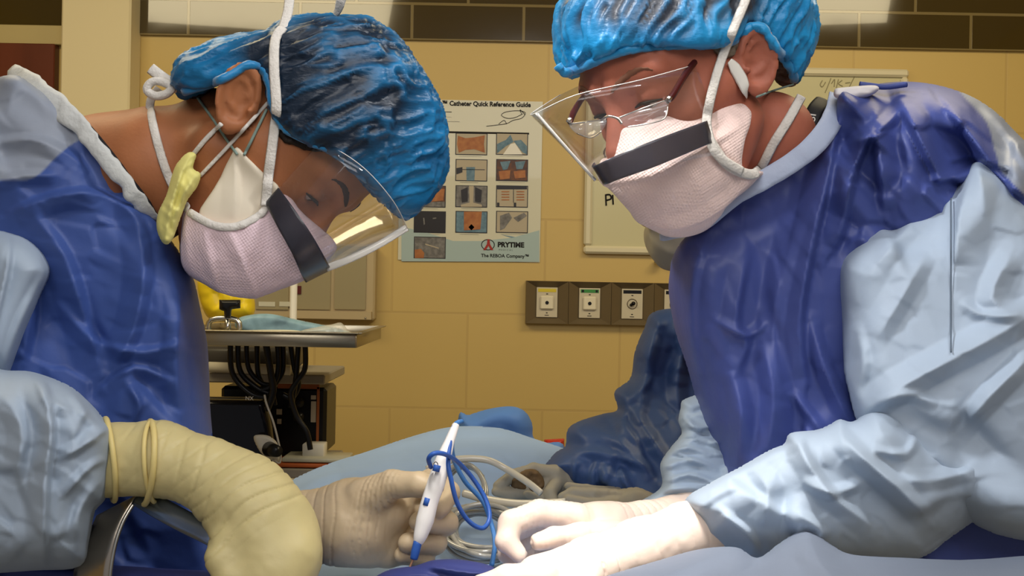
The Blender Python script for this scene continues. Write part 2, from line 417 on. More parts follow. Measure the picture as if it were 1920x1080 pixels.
# pale blue wash at the foot of the sheet
def Q(px, py): return W(px, py)
def rect(x0, y0, x1, y1, y, th=.0008):
    a = Q(x0, y0); b = Q(x1, y1); return box(((a[0]+b[0])/2, y, (a[1]+b[1])/2), (abs(b[0]-a[0]), th, abs(a[1]-b[1])))
def poly(pts, y, th=.0008): return plate([(Q(*p)[0], y, Q(*p)[1]) for p in pts], (0, -1, 0), th)
blue1 = mat('pale_blue_print', (.36, .46, .46), .4); blue2 = mat('mid_blue_print', (.16, .27, .36), .4)
mesh('blue_wave', *poly([(753, 425), (800, 436), (850, 452), (900, 452), (960, 446), (1011, 432), (1011, 491), (753, 490)], YW-.004), blue1, PO, False)
each('blue_wave', [poly([(940, 440), (975, 446), (1010, 440), (1010, 446), (975, 451)], YW-.0042, .0003), poly([(984, 468), (1010, 463), (1010, 478), (990, 477)], YW-.0042, .0003)], blue2, PO)
skin_i = mat('print_orange', (.42, .17, .05), .4, c2=(.30, .10, .03), vscale=60); dk = mat('print_black', (.02, .017, .017), .35); gr = mat('print_grey', (.10, .095, .09), .4, c2=(.22, .21, .20), vscale=80)
tan = mat('print_tan', (.42, .36, .26), .4); bl = mat('print_blue', (.07, .14, .20), .4, c2=(.16, .26, .33), vscale=70); br_ = mat('print_brown', (.16, .06, .02), .4, c2=(.05, .03, .03), vscale=70)
def picture(x, y, base, shapes, w=56, h=39, label=None):
    o = mesh('picture', *merge([rect(x-1.5, y-1.5, x+w+1.5, y+h+1.5, YW-.0045)]), dk, PO, False, label=label)
    mesh('picture_print', *rect(x, y, x+w, y+h, YW-.0052), base, o, False)
    for m, pts in shapes:
        mesh('printed_shape', *poly([(x+a*w, y+b*h) for a, b in pts], YW-.006, .0005), m, o, False)
    return o
def ov(cx, cy, rx, ry, n=14, a0=0, a1=2*math.pi): return [(cx+rx*math.cos(a0+(a1-a0)*i/n), cy+ry*math.sin(a0+(a1-a0)*i/n)) for i in range(n+(0 if a1-a0 > 6.2 else 1))]
C1, C2, C3 = 778, 856, 932
R_ = [251, 300, 349, 397, 445]
picture(C2, R_[0], tan, [(skin_i, [(.05, .1), (.3, .22), (.6, .18), (.95, .08), (.92, .5), (.95, .92), (.6, .75), (.3, .78), (.08, .92), (.02, .5)])], label='picture of an orange torso')
picture(C3, R_[0], tan, [(bl, [(0, .5), (.3, .3), (.45, .05), (.55, .4), (.3, .6), (0, .95)]), (bl, [(.55, .35), (.8, .3), (1, .6), (1, 1), (.85, .9)]), (white, [(.2, 1), (.45, .5), (.6, .45), (.85, 1)])], label='picture of blue gloved hands')
picture(C2, R_[1], tan, [(dk, [(0, .4), (.2, .35), (.2, .6), (0, .7)]), (bl, [(.33, .35), (.62, .35), (.6, 1), (.34, 1)]), (dk, [(.2, .45), (.95, .46), (.95, .49), (.2, .48)])], label='picture of a blue glove')
picture(C3, R_[1], br_, [(skin_i, [(.05, .55), (.45, .5), (.42, .9), (.1, .95)]), (skin_i, [(.55, .55), (.95, .5), (.95, .85), (.6, .9)]), (bl, [(.1, .1), (.45, .05), (.35, .45), (.2, .5)]), (bl, [(.6, .1), (.95, .05), (.85, .45), (.65, .45)])], label='picture of two orange close-ups')
picture(C1, R_[2], br_, [(skin_i, [(.5, .1), (1, .15), (.95, .7), (.55, .75)]), (gr, [(0, .8), (1, .75), (1, 1), (0, 1)])], label='brown and orange picture')
picture(C2, R_[2], gr, [(tan, [(.42, 0), (.58, 0), (.56, .8), (.85, .9), (.85, 1), (.15, 1), (.15, .9), (.44, .8)]), (dk, [(.15, .2), (.38, .05), (.38, .75), (.18, .8)]), (dk, [(.62, .05), (.85, .2), (.82, .8), (.62, .75)])], label='grey chest x-ray picture')
tb = picture(C3, R_[2], tan, [(dk, [(0, 0), (1, 0), (1, .16), (0, .16)]), (dk, [(.54, .16), (.56, .16), (.56, .8), (.54, .8)]), (dk, [(.0, .8), (.08, .8), (.08, 1), (0, 1)]), (dk, [(.56, .8), (.64, .8), (.64, 1), (.56, 1)])]+[(skin_i, [(a, b), (a+.26, b), (a+.26, b+.05), (a, b+.05)]) for a in (.15, .65) for b in (.25, .38, .51, .64)], label='small table with black heading')
picture(C1, R_[3], dk, [(gr, [(.28, .3), (.32, .3), (.34, .6), (.3, .65)]), (gr, [(.6, .3), (.72, .28), (.72, .34), (.6, .36)])], label='almost black picture')
picture(C2, R_[3], bl, [(skin_i, [(.25, 0), (.85, 0), (.8, .85), (.25, .9)]), (dk, [(.4, .75), (.5, .6), (.6, .75), (.5, .9)])], label='blue picture with an orange patch')
picture(C3, R_[3], tan, [(gr, [(.1, .2), (.4, .05), (.5, .3), (.25, .8), (.1, .9)]), (gr, [(.55, .3), (.9, .05), (1, .2), (.7, .5)])], label='picture of grey hands')
picture(C1, R_[4], gr, [(skin_i, [(0, .6), (.2, .55), (.32, .75), (.3, 1), (0, 1)]), (tan, [(.35, .3), (.8, .5), (.8, .55), (.35, .36)])], label='grey picture with an orange corner')
picture(C1, R_[0], br_, [], label='picture hidden behind the blue cap'); picture(C1, R_[1], gr, [])
tp = lambda x, y: (Q(x, y)[0], YW-.0046, Q(x, y)[1])
text('ER-REBOA™ Catheter Quick Reference Guide', .0212, tp(995, 201), blackm, PO, 'poster_title', th=.0003, align='RIGHT', off=.0007, sx=.93)
text('PRYTIME', .0225, tp(933, 463), blackm, PO, 'logo_lettering', off=.0012, th=.0003)
text('M E D I C A L', .008, tp(935, 470), blackm, PO, 'logo_lettering', th=.0003)
text('The REBOA Company™', .0155, tp(902, 482), blackm, PO, 'slogan_lettering', off=.0005, th=.0003)
redm = mat('logo_red', (.35, .03, .02), .5)
mesh('logo_mark', *merge([poly([(914, 449), (918, 449), (919, 458), (925, 469), (920, 469), (916, 461), (911, 469), (906, 469), (913, 458)], YW-.0055)]), redm, PO, False)
mesh('logo_ring', *tube([(Q(915, 459)[0]+.021*math.cos(t), YW-.005, Q(915, 459)[1]+.017*math.sin(t)) for t in np.linspace(0, 6.28, 25)[:-1]], .0014, 6, 1, closed=True), blackm, PO, False)
mesh('catheter_drawing', *merge([tube([(Q(x, y)[0], YW-.005, Q(x, y)[1]) for x, y in pts], .0009, 5, 4) for pts in ([(912, 237), (930, 235), (950, 232), (962, 226), (978, 222), (985, 212), (972, 208), (950, 210), (940, 216), (950, 222), (965, 221), (980, 214)], [(935, 233), (945, 226), (950, 233)], [(978, 214), (975, 206), (984, 215)])]), blackm, PO, False)
each('rule_line', [rect(776, 248.5, 992, 249.3, YW-.0046), rect(836, 228, 862, 228.8, YW-.0046), rect(800, 209, 847, 211, YW-.0046), rect(800, 219, 847, 220, YW-.0046), rect(800, 239, 840, 243, YW-.0046)], blackm, PO)
cap_bits = []
random.seed(3)
for cx, r in [(C2, 0), (C3, 0), (C2, 1), (C3, 1), (C1, 2), (C2, 2), (C1, 3), (C2, 3), (C3, 3), (C1, 4)]:
    yy = R_[r]+42; cap_bits.append(rect(cx+3+random.random()*6, yy, cx+40+random.random()*14, yy+1, YW-.0046))
each('caption_line', cap_bits, mat('grey_ink', (.2, .19, .17), .7), PO)

# ---- whiteboard
wa = np.array(W(1100, 121)); wb = np.array(W(1694, 487)); frm = mat('board_frame', (.66, .60, .42), .35); brd = mat('whiteboard_face', (.56, .52, .32), .22)
WB = thing('whiteboard', 'framed whiteboard with faint black handwriting on the wall behind the right surgeon', 'whiteboard', ((wa[0]+wb[0])/2, YW-.01, wb[1]))
cx, cz = (wa+wb)/2; ww, wh = wb[0]-wa[0], wa[1]-wb[1]
mesh('board', *box((cx, YW-.006, cz), (ww-.02, .010, wh-.02)), brd, WB, False)
ft = .026
for c, s in (((cx, YW-.012, wa[1]-ft/2), (ww, .024, ft)), ((cx, YW-.012, wb[1]+ft/2), (ww, .024, ft)), ((wa[0]+ft/2, YW-.012, cz), (ft, .0235, wh-2*ft)), ((wb[0]-ft/2, YW-.012, cz), (ft, .0235, wh-2*ft))):
    mesh('frame_rail', *box(c, s, .007), frm, WB, False)
def scribble(strokes, r=.002, n=WB):
    each('handwriting', [tube([(Q(x, y)[0], YW-.0118, Q(x, y)[1]) for x, y in s], r, 5, 4) for s in strokes], blackm, n)
scribble([[(1143, 273), (1136, 278), (1132, 288), (1137, 299), (1144, 300)], [(1135, 255), (1139, 262), (1144, 258)], [(1135, 365), (1136, 386)], [(1135, 366), (1143, 366), (1145, 373), (1137, 376)], [(1148, 366), (1149, 384)]], .0028)
ink2 = mat('faded_ink', (.30, .27, .16), .6)
each('handwriting', [tube([(Q(x, y)[0], YW-.0118, Q(x, y)[1]) for x, y in s], .0016, 5, 4) for s in ([(1540, 152), (1536, 160), (1540, 164), (1546, 155)], [(1556, 148), (1550, 163), (1545, 175)], [(1557, 158), (1563, 150), (1562, 164)], [(1570, 150), (1566, 166)], [(1577, 152), (1570, 158), (1578, 163)], [(1583, 157), (1592, 156)], [(1600, 145), (1590, 165)])], ink2, WB)
mesh('marker_clip', *merge([rect(1226, 485, 1242, 493, YW-.03, .03)]), black, WB, False)

# ---- medical gas outlets
gm = mat('outlet_surround', (.17, .13, .075), .35, metal=.35); fp = mat('outlet_plate', (.56, .50, .37), .3); ws = mat('outlet_socket', (.72, .66, .5), .3)
yl = mat('yellow_label', (.62, .5, .04), .5); gl = mat('green_label', (.05, .24, .06), .5)
def outlet(i, lab, strip, kind):
    x0, y0 = 986+i*79.6, 526+i*1.5
    a = Q(x0, y0); b = Q(x0+78.6, y0+81.5); w_, h_ = b[0]-a[0], a[1]-b[1]; cx, cz = (a[0]+b[0])/2, (a[1]+b[1])/2
    T = thing('gas_outlet', lab, 'wall outlet', (cx, YW, cz-h_/2), 'square gas outlets in a row on the wall')
    # bevelled surround: pyramid frustum with recessed faces
    o1, o2, f, g = w_/2, h_/2, w_*.245, h_*.35; dpt = .022
    V = [(cx+sx*o1, YW, cz+sz*o2) for sx, sz in ((-1, -1), (1, -1), (1, 1), (-1, 1))]+[(cx+sx*o1*.985, YW-.03, cz+sz*o2*.985) for sx, sz in ((-1, -1), (1, -1), (1, 1), (-1, 1))]+[(cx+sx*f, YW-.03+dpt, cz+sz*g) for sx, sz in ((-1, -1), (1, -1), (1, 1), (-1, 1))]
    Fa = [(i, (i+1) % 4, (i+1) % 4+4, i+4) for i in range(4)]+[(i+4, (i+1) % 4+4, (i+1) % 4+8, i+8) for i in range(4)]+[(8, 9, 10, 11), (0, 3, 2, 1)]
    mesh('surround', V, Fa, gm, T, False)
    mesh('face_plate', *box((cx, YW-.011, cz), (2*f, .006, 2*g), .001), fp, T, False)
    pl = (.0008)
    if strip is not None: mesh('label_strip', *box((cx, YW-.0145, cz+g*.80), (2*f*.86, .001, g*.22)), strip, T, False)
    if kind == 'green': each('label_end', [box((cx-f*.66, YW-.0155, cz+g*.80), (f*.22, .001, g*.15)), box((cx+f*.66, YW-.0155, cz+g*.80), (f*.22, .001, g*.15))], black, T)
    if kind != 'black':
        s = mesh('socket', *box((cx, YW-.018, cz-g*.02), (f*1.3, .01, f*1.3), .004), ws, T, False)
        mesh('socket_hole', *cyl((cx, YW-.0225, cz-.001), (cx, YW-.0245, cz-.001), .0058, 20), black, s, False)
    else:
        mesh('socket_ring', *tube([(cx+.016*math.cos(t), YW-.015, cz+.016*math.sin(t)) for t in np.linspace(0, 6.283, 25)[:-1]], .0014, 6, 1, closed=True), gm, T)
        mesh('valve', *merge([cyl((cx+.003, YW-.012, cz+.002), (cx+.003, YW-.030, cz+.002), .006, 16), cyl((cx-.004, YW-.013, cz-.003), (cx-.004, YW-.024, cz-.003), .0045, 12)]), black, T)
    each('small_print', [box((cx, YW-.0143, cz+g*.56), (f*.18, .0008, .003)), box((cx, YW-.0143, cz-g*.70), (f*.16, .0008, .003)), box((cx, YW-.0143, cz-g*.86), (f*.4, .0008, .002))], blackm, T)
outlet(0, 'square wall gas outlet with a yellow label strip, leftmost in the row', yl, 'yellow')
outlet(1, 'square wall gas outlet with a green label between black ends', gl, 'green')
outlet(2, 'square wall outlet with a black label strip and round metal valve', black, 'black')
outlet(3, 'square wall outlet mostly hidden behind the right surgeon', black, 'black')

# ---- wall cabinet / viewing box
va = np.array(W(482, 455)); vb = np.array(W(706, 600)); VB = thing('viewing_box', 'beige metal framed viewing box on the wall behind the left surgeon\'s mask', 'wall box', ((va[0]+vb[0])/2, YW, vb[1]))
bm_ = mat('beige_enamel', (.47, .37, .21), .4); bm2 = mat('olive_panel', (.33, .28, .16), .3)
cx, cz = (va+vb)/2; ww, wh = vb[0]-va[0], va[1]-vb[1]
mesh('housing', *box((cx, YW-.03, cz), (ww, .06, wh), .006), bm_, VB, False)
for a, b in ((490, 548), (557, 625), (635, 690)):
    mesh('panel', *rect(a, 462, b, 580, YW-.062, .008), bm2, VB, False)
mesh('lower_ledge', *rect(560, 581, 702, 598, YW-.07, .03), bm_, VB, False)
each('strip_label', [rect(494, 565, 524, 574, YW-.067, .002), rect(532, 565, 555, 574, YW-.067, .002)], paper, VB)
mesh('switch', *rect(560, 536, 572, 551, YW-.068, .006), mat('dark_red_plastic', (.10, .015, .012), .4), VB, False)
each('rivet', [(lambda q: q)(v) for v in [cyl((Q(563, 589)[0], YW-.086, Q(563, 589)[1]), (Q(563, 589)[0], YW-.088, Q(563, 589)[1]), .003, 10), cyl((Q(692, 595)[0], YW-.086, Q(692, 595)[1]), (Q(692, 595)[0], YW-.088, Q(692, 595)[1]), .003, 10)]], steel, VB, True)

# ============================================================ EQUIPMENT BEHIND THE LEFT SURGEON
def PP(px, py, Y): return P(px, py, Y)
# drip pole
a = P(551, 530, 3.22); MT = thing('drip_pole', 'thin white upright pole behind the metal tray', 'pole', (a[0], 3.22, 0))
mesh('pole', *cyl((a[0], 3.22, .08), (a[0], 3.22, 1.62), .0105), white, MT)
mesh('pole_base', *merge([tube([(a[0], 3.22, .09), (a[0]+.2*math.cos(t), 3.22+.2*math.sin(t), .03)], [.014, .011], 10, 1) for t in np.arange(5)*1.2566]), steel, MT)
# tray stand
Yt = 2.15; c0 = P(310, 640, Yt); c1 = P(667, 640, Yt); tw = c1[0]-c0[0]; ztop = c1[2]+.014
ST = thing('instrument_tray_stand', 'brushed steel tray stand level with the masks, holding packets', 'tray stand', ((c0[0]+c1[0])/2, Yt+.2, 0))
stm = mat('brushed_steel', (.42, .37, .27), .32, metal=.85, bump=.15, bscale=90, stretch=(.05, 1, 1))
tx0, tx1 = c0[0], c1[0]; tcx = (tx0+tx1)/2
mesh('tray', *merge([box((tcx, Yt+.2, ztop-.024), (tw, .4, .006), .002), box((tcx, Yt, ztop-.012), (tw, .004, .030), .001), box((tcx, Yt+.4, ztop-.012), (tw, .004, .030), .001), box((tx0, Yt+.2, ztop-.012), (.004, .4, .030), .001), box((tx1, Yt+.2, ztop-.012), (.004, .4, .030), .001), box((tcx, Yt-.006, ztop+.002), (tw+.014, .014, .003), .001), box((tx1+.006, Yt+.2, ztop+.002), (.014, .41, .003), .001)]), stm, ST)
mesh('post', *cyl((tx0-.07, Yt+.1, .05), (tx0-.07, Yt+.1, ztop-.03), .014), steel, ST)
mesh('arm', *box((tx0-.02, Yt+.1, ztop-.036), (.14, .03, .014), .003), steel, ST)
mesh('foot', *merge([box((tcx-.1, Yt+.1, .03), (.5, .05, .04), .01), box((tx0-.07, Yt+.1, .03), (.05, .45, .04), .01)]), steel, ST)
# things on the tray (all rest at ztop-.021)
zt = ztop-.021
def on_tray(px, Y, w_, d_, h_): x = float(P(px, 620, Y)[0]); return (x, Y, zt+h_/2), (w_, d_, h_)
blueplas = mat('blue_wrap', (.22, .36, .44), .4, var=.25, vscale=30); clear = mat('clear_film', (.75, .75, .68), .12, spec=.6, alpha=.45, bump=.8, bscale=60)
V, Fa = pillow([(446, 597), (500, 588), (560, 600), (640, 617), (655, 628), (600, 634), (520, 633), (450, 622)], 2.32, .02, 10, 3, crumple=[(.006, 22, -10, 2)])
mesh('folded_wrap', V, Fa, blueplas, label='folded blue-green wrap lying on the steel tray', cat='wrap')
V, Fa = pillow([(560, 622), (600, 612), (622, 608), (640, 605), (652, 618), (664, 628), (650, 636), (575, 636)], 2.22, .02, 10, 3, crumple=[(.010, 14, 20, 1)])
mesh('plastic_packet', V, Fa, clear, label='crumpled clear plastic packet at the tray\'s right end', cat='packet')
pkt = mesh('paper_packet', *pillow([(404, 624), (470, 619), (560, 620), (566, 634), (500, 640), (404, 640)], 2.2, .015, 8, 3, crumple=[(.004, 16, 0, 3)]), mat('packet_paper', (.72, .68, .52), .5), label='long white paper packet with orange marks on the tray', cat='packet')
mesh('orange_mark', *merge([pillow([(420, 622), (445, 622), (446, 637), (422, 637)], 2.182, .004, 6, 3), pillow([(488, 624), (497, 624), (497, 634), (488, 634)], 2.182, .004, 6, 3)]), mat('orange_print', (.75, .20, .06), .5), pkt)
V, Fa = pillow([(372, 520), (400, 512), (445, 535), (474, 552), (476, 590), (450, 600), (395, 600), (374, 560)], 2.4, .05, 30, 4, crumple=[(.012, 26, 30, 1)])
mesh('yellow_bag', V, Fa, mat('yellow_film', (.85, .62, .02), .35, sss=0), label='bright yellow bag standing behind the left surgeon\'s gown', cat='bag')
CL = thing('clamp', 'black clamp on a chrome square bracket, standing on the steel tray', 'clamp', P(428, 625, 2.25))
mesh('clamp_head', *merge([pillow([(411, 562), (451, 562), (451, 578), (434, 580), (433, 598), (421, 598), (420, 584), (411, 580)], 2.25, .018, 6, 3, smooth=False)]), black, CL)
mesh('bracket', *tube([P(x, y, 2.25) for x, y in ((396, 600), (444, 600), (444, 628), (396, 628))], .006, 8, 4, closed=True), steel, CL)
mesh('post', *cyl(P(427, 598, 2.25), P(427, 628, 2.25), .006), steel, CL)

# equipment cart
Yc = 2.55; ct = mat('cart_enamel', (.30, .27, .22), .4)
ea = P(310, 880, Yc); eb = P(610, 880, Yc)
CT = thing('equipment_cart', 'grey equipment cart with shelves behind the left surgeon', 'cart', ((ea[0]+eb[0])/2, Yc+.2, 0))
cxm = (ea[0]+eb[0])/2; cw = eb[0]-ea[0]
z1 = float(P(500, 700, Yc)[2]); z2 = float(P(560, 868, Yc)[2])
for z in (z1-.01, z2-.02, .35): mesh('shelf', *box((cxm, Yc+.12, z), (cw+.0, .30, .022 if z > .4 else .03), .003), ct, CT, False)
for xx, yy in ((-cw/2, 0), (-cw/2, .24), (cw*.1, .26)): mesh('upright', *box((cxm+xx, Yc+yy, z1/2+.03), (.02, .02, z1-.06), .002), ct, CT, False)
for sx in (-1, 1):
    for yy in (.0, .24): mesh('caster', *cyl((cxm+sx*cw/2-.012, Yc+yy, .03), (cxm+sx*cw/2+.012, Yc+yy, .03), .03), black, CT)
# black unit with orange trim
ua = P(395, 722, Yc); ub = P(598, 866, Yc); uc = (ua+ub)/2
UN = thing('electrosurgical_unit', 'black generator box with orange edge trim and sockets on the cart', 'medical device', (uc[0], Yc+.165, ub[2]))
uw, uh = ub[0]-ua[0], ua[2]-ub[2]-.012
mesh('case', *box((uc[0], Yc+.165, ub[2]+uh/2+.002), (uw, .15, uh), .008), black, UN, False)
orm = mat('orange_trim', (.33, .10, .03), .4)
def onface(px, py, w_, h_, dd=.003, Y=Yc+.09): p = P(px, py, Y); return box((p[0], Y-dd/2, p[2]), (w_, dd, h_))
each('orange_trim', [onface(596, 792, .006, .17), onface(560, 724, .10, .012)], orm, UN)
each('control_label', [onface(524, 772, .013, .013), onface(524, 790, .010, .012), onface(588, 772, .012, .05), onface(588, 745, .012, .01)], mat('grey_print', (.45, .40, .33), .5), UN, False)
for yy in (755, 782): mesh('knob', *cyl(P(560, yy, Yc+.09), P(560, yy, Yc+.065), .013), black, UN)
# monitor in front of it
MO = thing('monitor', 'glossy black monitor housing hanging below the tray beside the gown', 'monitor', P(450, 880, 2.4))
mesh('screen_housing', *pillow([(340, 742), (430, 744), (500, 745), (512, 790), (522, 860), (515, 885), (480, 905), (340, 900)], 2.42, .06, 16, 4, smooth=False, n=1), mat('glossy_black', (.006, .006, .008), .12), MO)
pp = P(470, 747, 2.35)
text('NX', .012, (pp[0]-.012, 2.352, pp[2]-.004), white, MO, 'front_lettering', th=.0006)
mesh('connector_plate', *pillow([(476, 818), (500, 816), (518, 828), (526, 850), (522, 866), (500, 858), (484, 842)], 2.34, .008, 8, 3), mat('cream_plastic', (.6, .56, .46), .35), MO)
mesh('connector_plug', *cyl(P(505, 842, 2.33), P(520, 846, 2.28), .016, r2=.012), black, MO)
mesh('grey_wire', *tube([P(x, y, 2.30) for x, y in ((496, 740), (500, 758), (512, 790), (520, 820), (526, 850), (524, 868), (512, 862), (516, 876), (527, 890))], .0022, 8), mat('grey_cable', (.45, .42, .36), .4), label='thin pale grey wire hanging down in front of the black monitor', cat='wire')
# instruments on the upper shelf
mesh('shelf_recorder', *box((float(P(450, 695, 2.6)[0]), 2.68, z1+.03), (.24, .2, .055), .01), mat('dark_grey', (.05, .045, .04), .4), label='dark grey recorder box on the cart\'s top shelf under the tray', cat='device')
mesh('white_roll', *cyl(P(392, 688, 2.52), P(545, 694, 2.52), .012), mat('roll_paper', (.62, .58, .48), .6), label='pale paper roll lying on the cart\'s top shelf', cat='roll')
# coiled black cables under the tray
coils = [([(432, 640), (436, 700), (470, 738), (500, 745)], .006), ([(446, 640), (450, 695), (480, 726), (505, 738)], .006), ([(462, 640), (466, 690), (490, 718), (515, 722)], .0055), ([(482, 640), (484, 700), (498, 730), (505, 760)], .006),
         ([(498, 640), (508, 700), (512, 735), (500, 770)], .0075), ([(520, 640), (522, 690), (512, 720), (490, 732)], .006), ([(530, 640), (530, 695), (512, 728), (515, 760)], .006), ([(544, 640), (552, 690), (560, 720), (548, 745), (530, 740)], .006), ([(572, 640), (572, 690), (556, 716), (545, 740), (556, 780), (575, 810), (582, 843)], .006), ([(560, 640), (556, 700), (550, 740), (545, 765)], .006)]
cl_ = ['black cable loop hanging leftmost under the steel tray', 'second black cable loop from the left under the steel tray', 'third black cable loop from the left, the shallowest bend under the tray', 'black cable dropping into the tangle left of its middle', 'thickest black cable hanging straight in the middle of the tangle', 'black cable curling left at the bottom of the middle tangle', 'black cable dropping straight just right of the thickest one', 'black cable bending back left, right half of the tangle', 'longest black cable, outermost right, trailing down past the black generator', 'short straight black cable just inside the outermost right one']
for i, (pts, r) in enumerate(coils):
    mesh('cable', *tube([P(x, y, 2.36+.012*(i % 4)) for x, y in pts], r, 10), black, label=cl_[i], cat='cable', group='black cables looped under the tray')
# papers and box low on the cart
for i, (px, py, w_, m_, lb) in enumerate(((590, 852, .15, paper, 'upper flat white packet on the lower cart shelf'), (560, 878, .20, mat('orange_card', (.5, .12, .03), .5), 'flat orange printed card under the white packet'))):
    p = P(px, py, Yc-.02); mesh('flat_packet', *box((p[0], Yc+.025, z2-.002+.0125*(1-i)), (w_, .10, .010), .002), m_, label=lb, cat='packet')
p = P(590, 846, Yc); mesh('small_carton', *box((p[0]-.005, Yc+.03, z2+.026), (.05, .05, .035), .002), white, label='small white carton at the right edge of the cart', cat='carton')
# ============================================================ PEOPLE: shared pieces
RR = np.array([[CA, 0, -SA], [0, 1, 0], [SA, 0, CA]])
def basis(f, u):
    f = np.array(f, float); f /= np.linalg.norm(f); u = np.array(u, float); u -= f*(u@f); u /= np.linalg.norm(u); return np.stack([np.cross(u, f), f, u], 1)
def ear_sdf(q, sc=1., rot=0., lift=0., df=0., du=0.):
    c0 = np.array([.071, -.006, .002]); a = q-c0-np.array([0, df, du]); ca, sa = math.cos(rot), math.sin(rot)
    q = np.stack([a[:, 0]-lift, a[:, 1]*ca+a[:, 2]*sa, -a[:, 1]*sa+a[:, 2]*ca], 1)/sc+c0
    e = q-c0; l = e[:, 0]+e[:, 1]*.55; f = e[:, 1]+e[:, 2]*.18; u = e[:, 2]
    k = np.sqrt((f/.0195)**2+(u/.0335)**2); rim = np.sqrt(((k-1)*.021)**2+(l-.010)**2)-.0042
    plate_ = np.maximum((k-1)*.021, np.abs(l-.002-.004*np.clip(k, 0, 1)**2)-.0036)
    anti = np.sqrt((np.sqrt((f+.002)**2+((u-.004)*.62)**2)-.0105)**2+(l-.008)**2)-.0026
    d = smin(smin(rim, plate_, .002), anti, .002)
    lobe = np.linalg.norm(q-np.array([.073, .0, -.032]), axis=1)-.0085
    trag = np.linalg.norm(q-np.array([.077, .011, -.004]), axis=1)-.005
    d = smin(smin(d, lobe, .006), trag, .003)
    return smax(d, .0075-np.linalg.norm((q-np.array([.080, .002, -.003]))*[1, 1, .75], axis=1), .003)*sc
def head_sdf(p, back=.098):
    q = p.copy(); q[:, 0] = np.abs(q[:, 0])
    d = ell(q, (0, (.098-back)/2, .045), (.074, (.098+back)/2, .087))
    d = smin(d, ell(q, (0, .028, -.018), (.060, .064, .088)), .03)
    d = smin(d, rc(q, (.050, .008, -.045), (.018, .072, -.098), .020, .019), .022)
    d = smin(d, rc(q, (.048, .062, -.008), (.060, .028, -.002), .016, .014), .02)
    d = smin(d, rc(q, (.010, .090, .042), (.044, .076, .044), .012, .010), .012)
    d = smax(d, .020-np.linalg.norm(q-np.array([.032, .1095, .020]), axis=1), .010)
    d = smin(d, rc(q, (0, .094, .026), (0, .118, -.010), .0085, .012), .010)
    d = smin(d, np.linalg.norm(q-np.array([.012, .106, -.016]), axis=1)-.009, .007)
    d = smin(d, rc(q, (0, .100, -.046), (.020, .090, -.048), .0075, .004), .006)
    d = smin(d, rc(q, (0, .098, -.058), (.018, .090, -.056), .0075, .004), .005)
    eye = np.linalg.norm(q-np.array([.032, .0775, .023]), axis=1)-.0150
    d = smin(d, eye, .006)
    d = smax(d, -ell(q, (.032, .0905, .0165), (.0125, .008, .0030)), .0015)
    d = smax(d, .0012-np.abs(rc(q, (.020, .092, .031), (.044, .089, .031), .0, .0)), .002)  # lid crease
    return d
class Head:
    def __init__(s, f, u, t, extra, back=.098, sc=1., ear=(1.1, 0, 0)):
        s.ear = ear
        s.M = RR@basis(f, u); s.t = RR@np.array(t)+[0, 0, CZ]; s.extra = extra; s.back = back; s.sc = sc
    def w(s, q): return np.atleast_2d(q)*s.sc@s.M.T+s.t
    def l(s, p): return (p-s.t)@s.M/s.sc
    def sdf(s, p):
        d = head_sdf(s.l(p), s.back)*s.sc
        for ch, k in s.extra: d = smin(d, chain(p, ch, .02), k)
        q = s.l(p); q[:, 0] = np.abs(q[:, 0]); return smin(d, ear_sdf(q, *s.ear)*s.sc, .004)
def march(fns, px, py, y0=.7, y1=1.5, n=500):
    Y = np.linspace(y0, y1, n); p = P(np.full(n, px), np.full(n, py), Y); d = np.min([f(p) for f in fns], 0); i = np.nonzero(d < 0)[0]
    return Y[i[0]] if len(i) else None
def top_at(V, pts, off=.001):
    px, py = unP(V); out = []
    for x, y in pts:
        m = np.hypot(px-x, py-y) < 9; out.append((x, y, (V[m, 1].min() if m.any() else V[:, 1].min())-off))
    return out
def hug(fns, pts, off=.004, dflt=1.0):
    out = []; last = dflt
    for q in pts:
        if len(q) == 3: out.append(q); last = q[2]; continue
        y = march(fns, *q); y = last if y is None else y-off; last = y; out.append((*q, y))
    return out
def densify(pts, n=5): return [tuple(a) for a in cr([(a, b) for a, b in pts], n, False)]
def on_face(H, l, u, off=0.):
    f = np.linspace(.125, .03, 400); d = H.sdf(H.w(np.stack([np.full(400, l), f, np.full(400, u)], 1))); i = np.nonzero(d < 0)[0]
    return (l, (f[i[0]] if len(i) else .09)+off, u)
def face_extras(H, root, body, brow, hairm, skinm, eye_c=.03):
    for s in (-1, 1):
        m = H.w([(s*.032, .0772, .023)])[0]; V, Fa = sdf_mesh(lambda p: np.linalg.norm(p-m, axis=1)-.0142*H.sc, m-.018, m+.018, .0016)
        ir = H.w([(s*.031, .0905, .0165)])[0]; fc = V[Fa].mean(1); mi = np.linalg.norm(fc-ir, axis=1) < .0050
        mesh('eyeball', V, Fa, eyem, body, m2=irism, mi=mi)
        pts = H.w([on_face(H, s*x, u, .0006) for x, u in ((.0185, .0185), (.025, .0200), (.032, .0204), (.040, .0192), (.0455, .0170))])
        mesh('eyelashes', *tube(pts, [.0006, .0015, .0017, .0015, .0006], 6, 5), hairm, body)
        pts = H.w([on_face(H, s*x, u, .0003) for x, u in ((.012, .042), (.020, .046), (.028, .049), (.036, .050), (.044, .049), (.051, .045))])
        V, Fa = tube(pts, [.0016, .0026, .0030, .0028, .0020, .0008], 8, 6, flat=(.4, H.M[:, 1])); V = V+.0009*noise(V, 500)[:, None]*H.M[:, 2]
        mesh('eyebrow', V, Fa, brow, body)
def bbmesh(fn, lo, hi, h, dis=None):
    V, Fa = sdf_mesh(fn, lo, hi, h)
    if dis is not None: V = V+normals(V, Fa)*dis(V)[:, None]
    return V, Fa
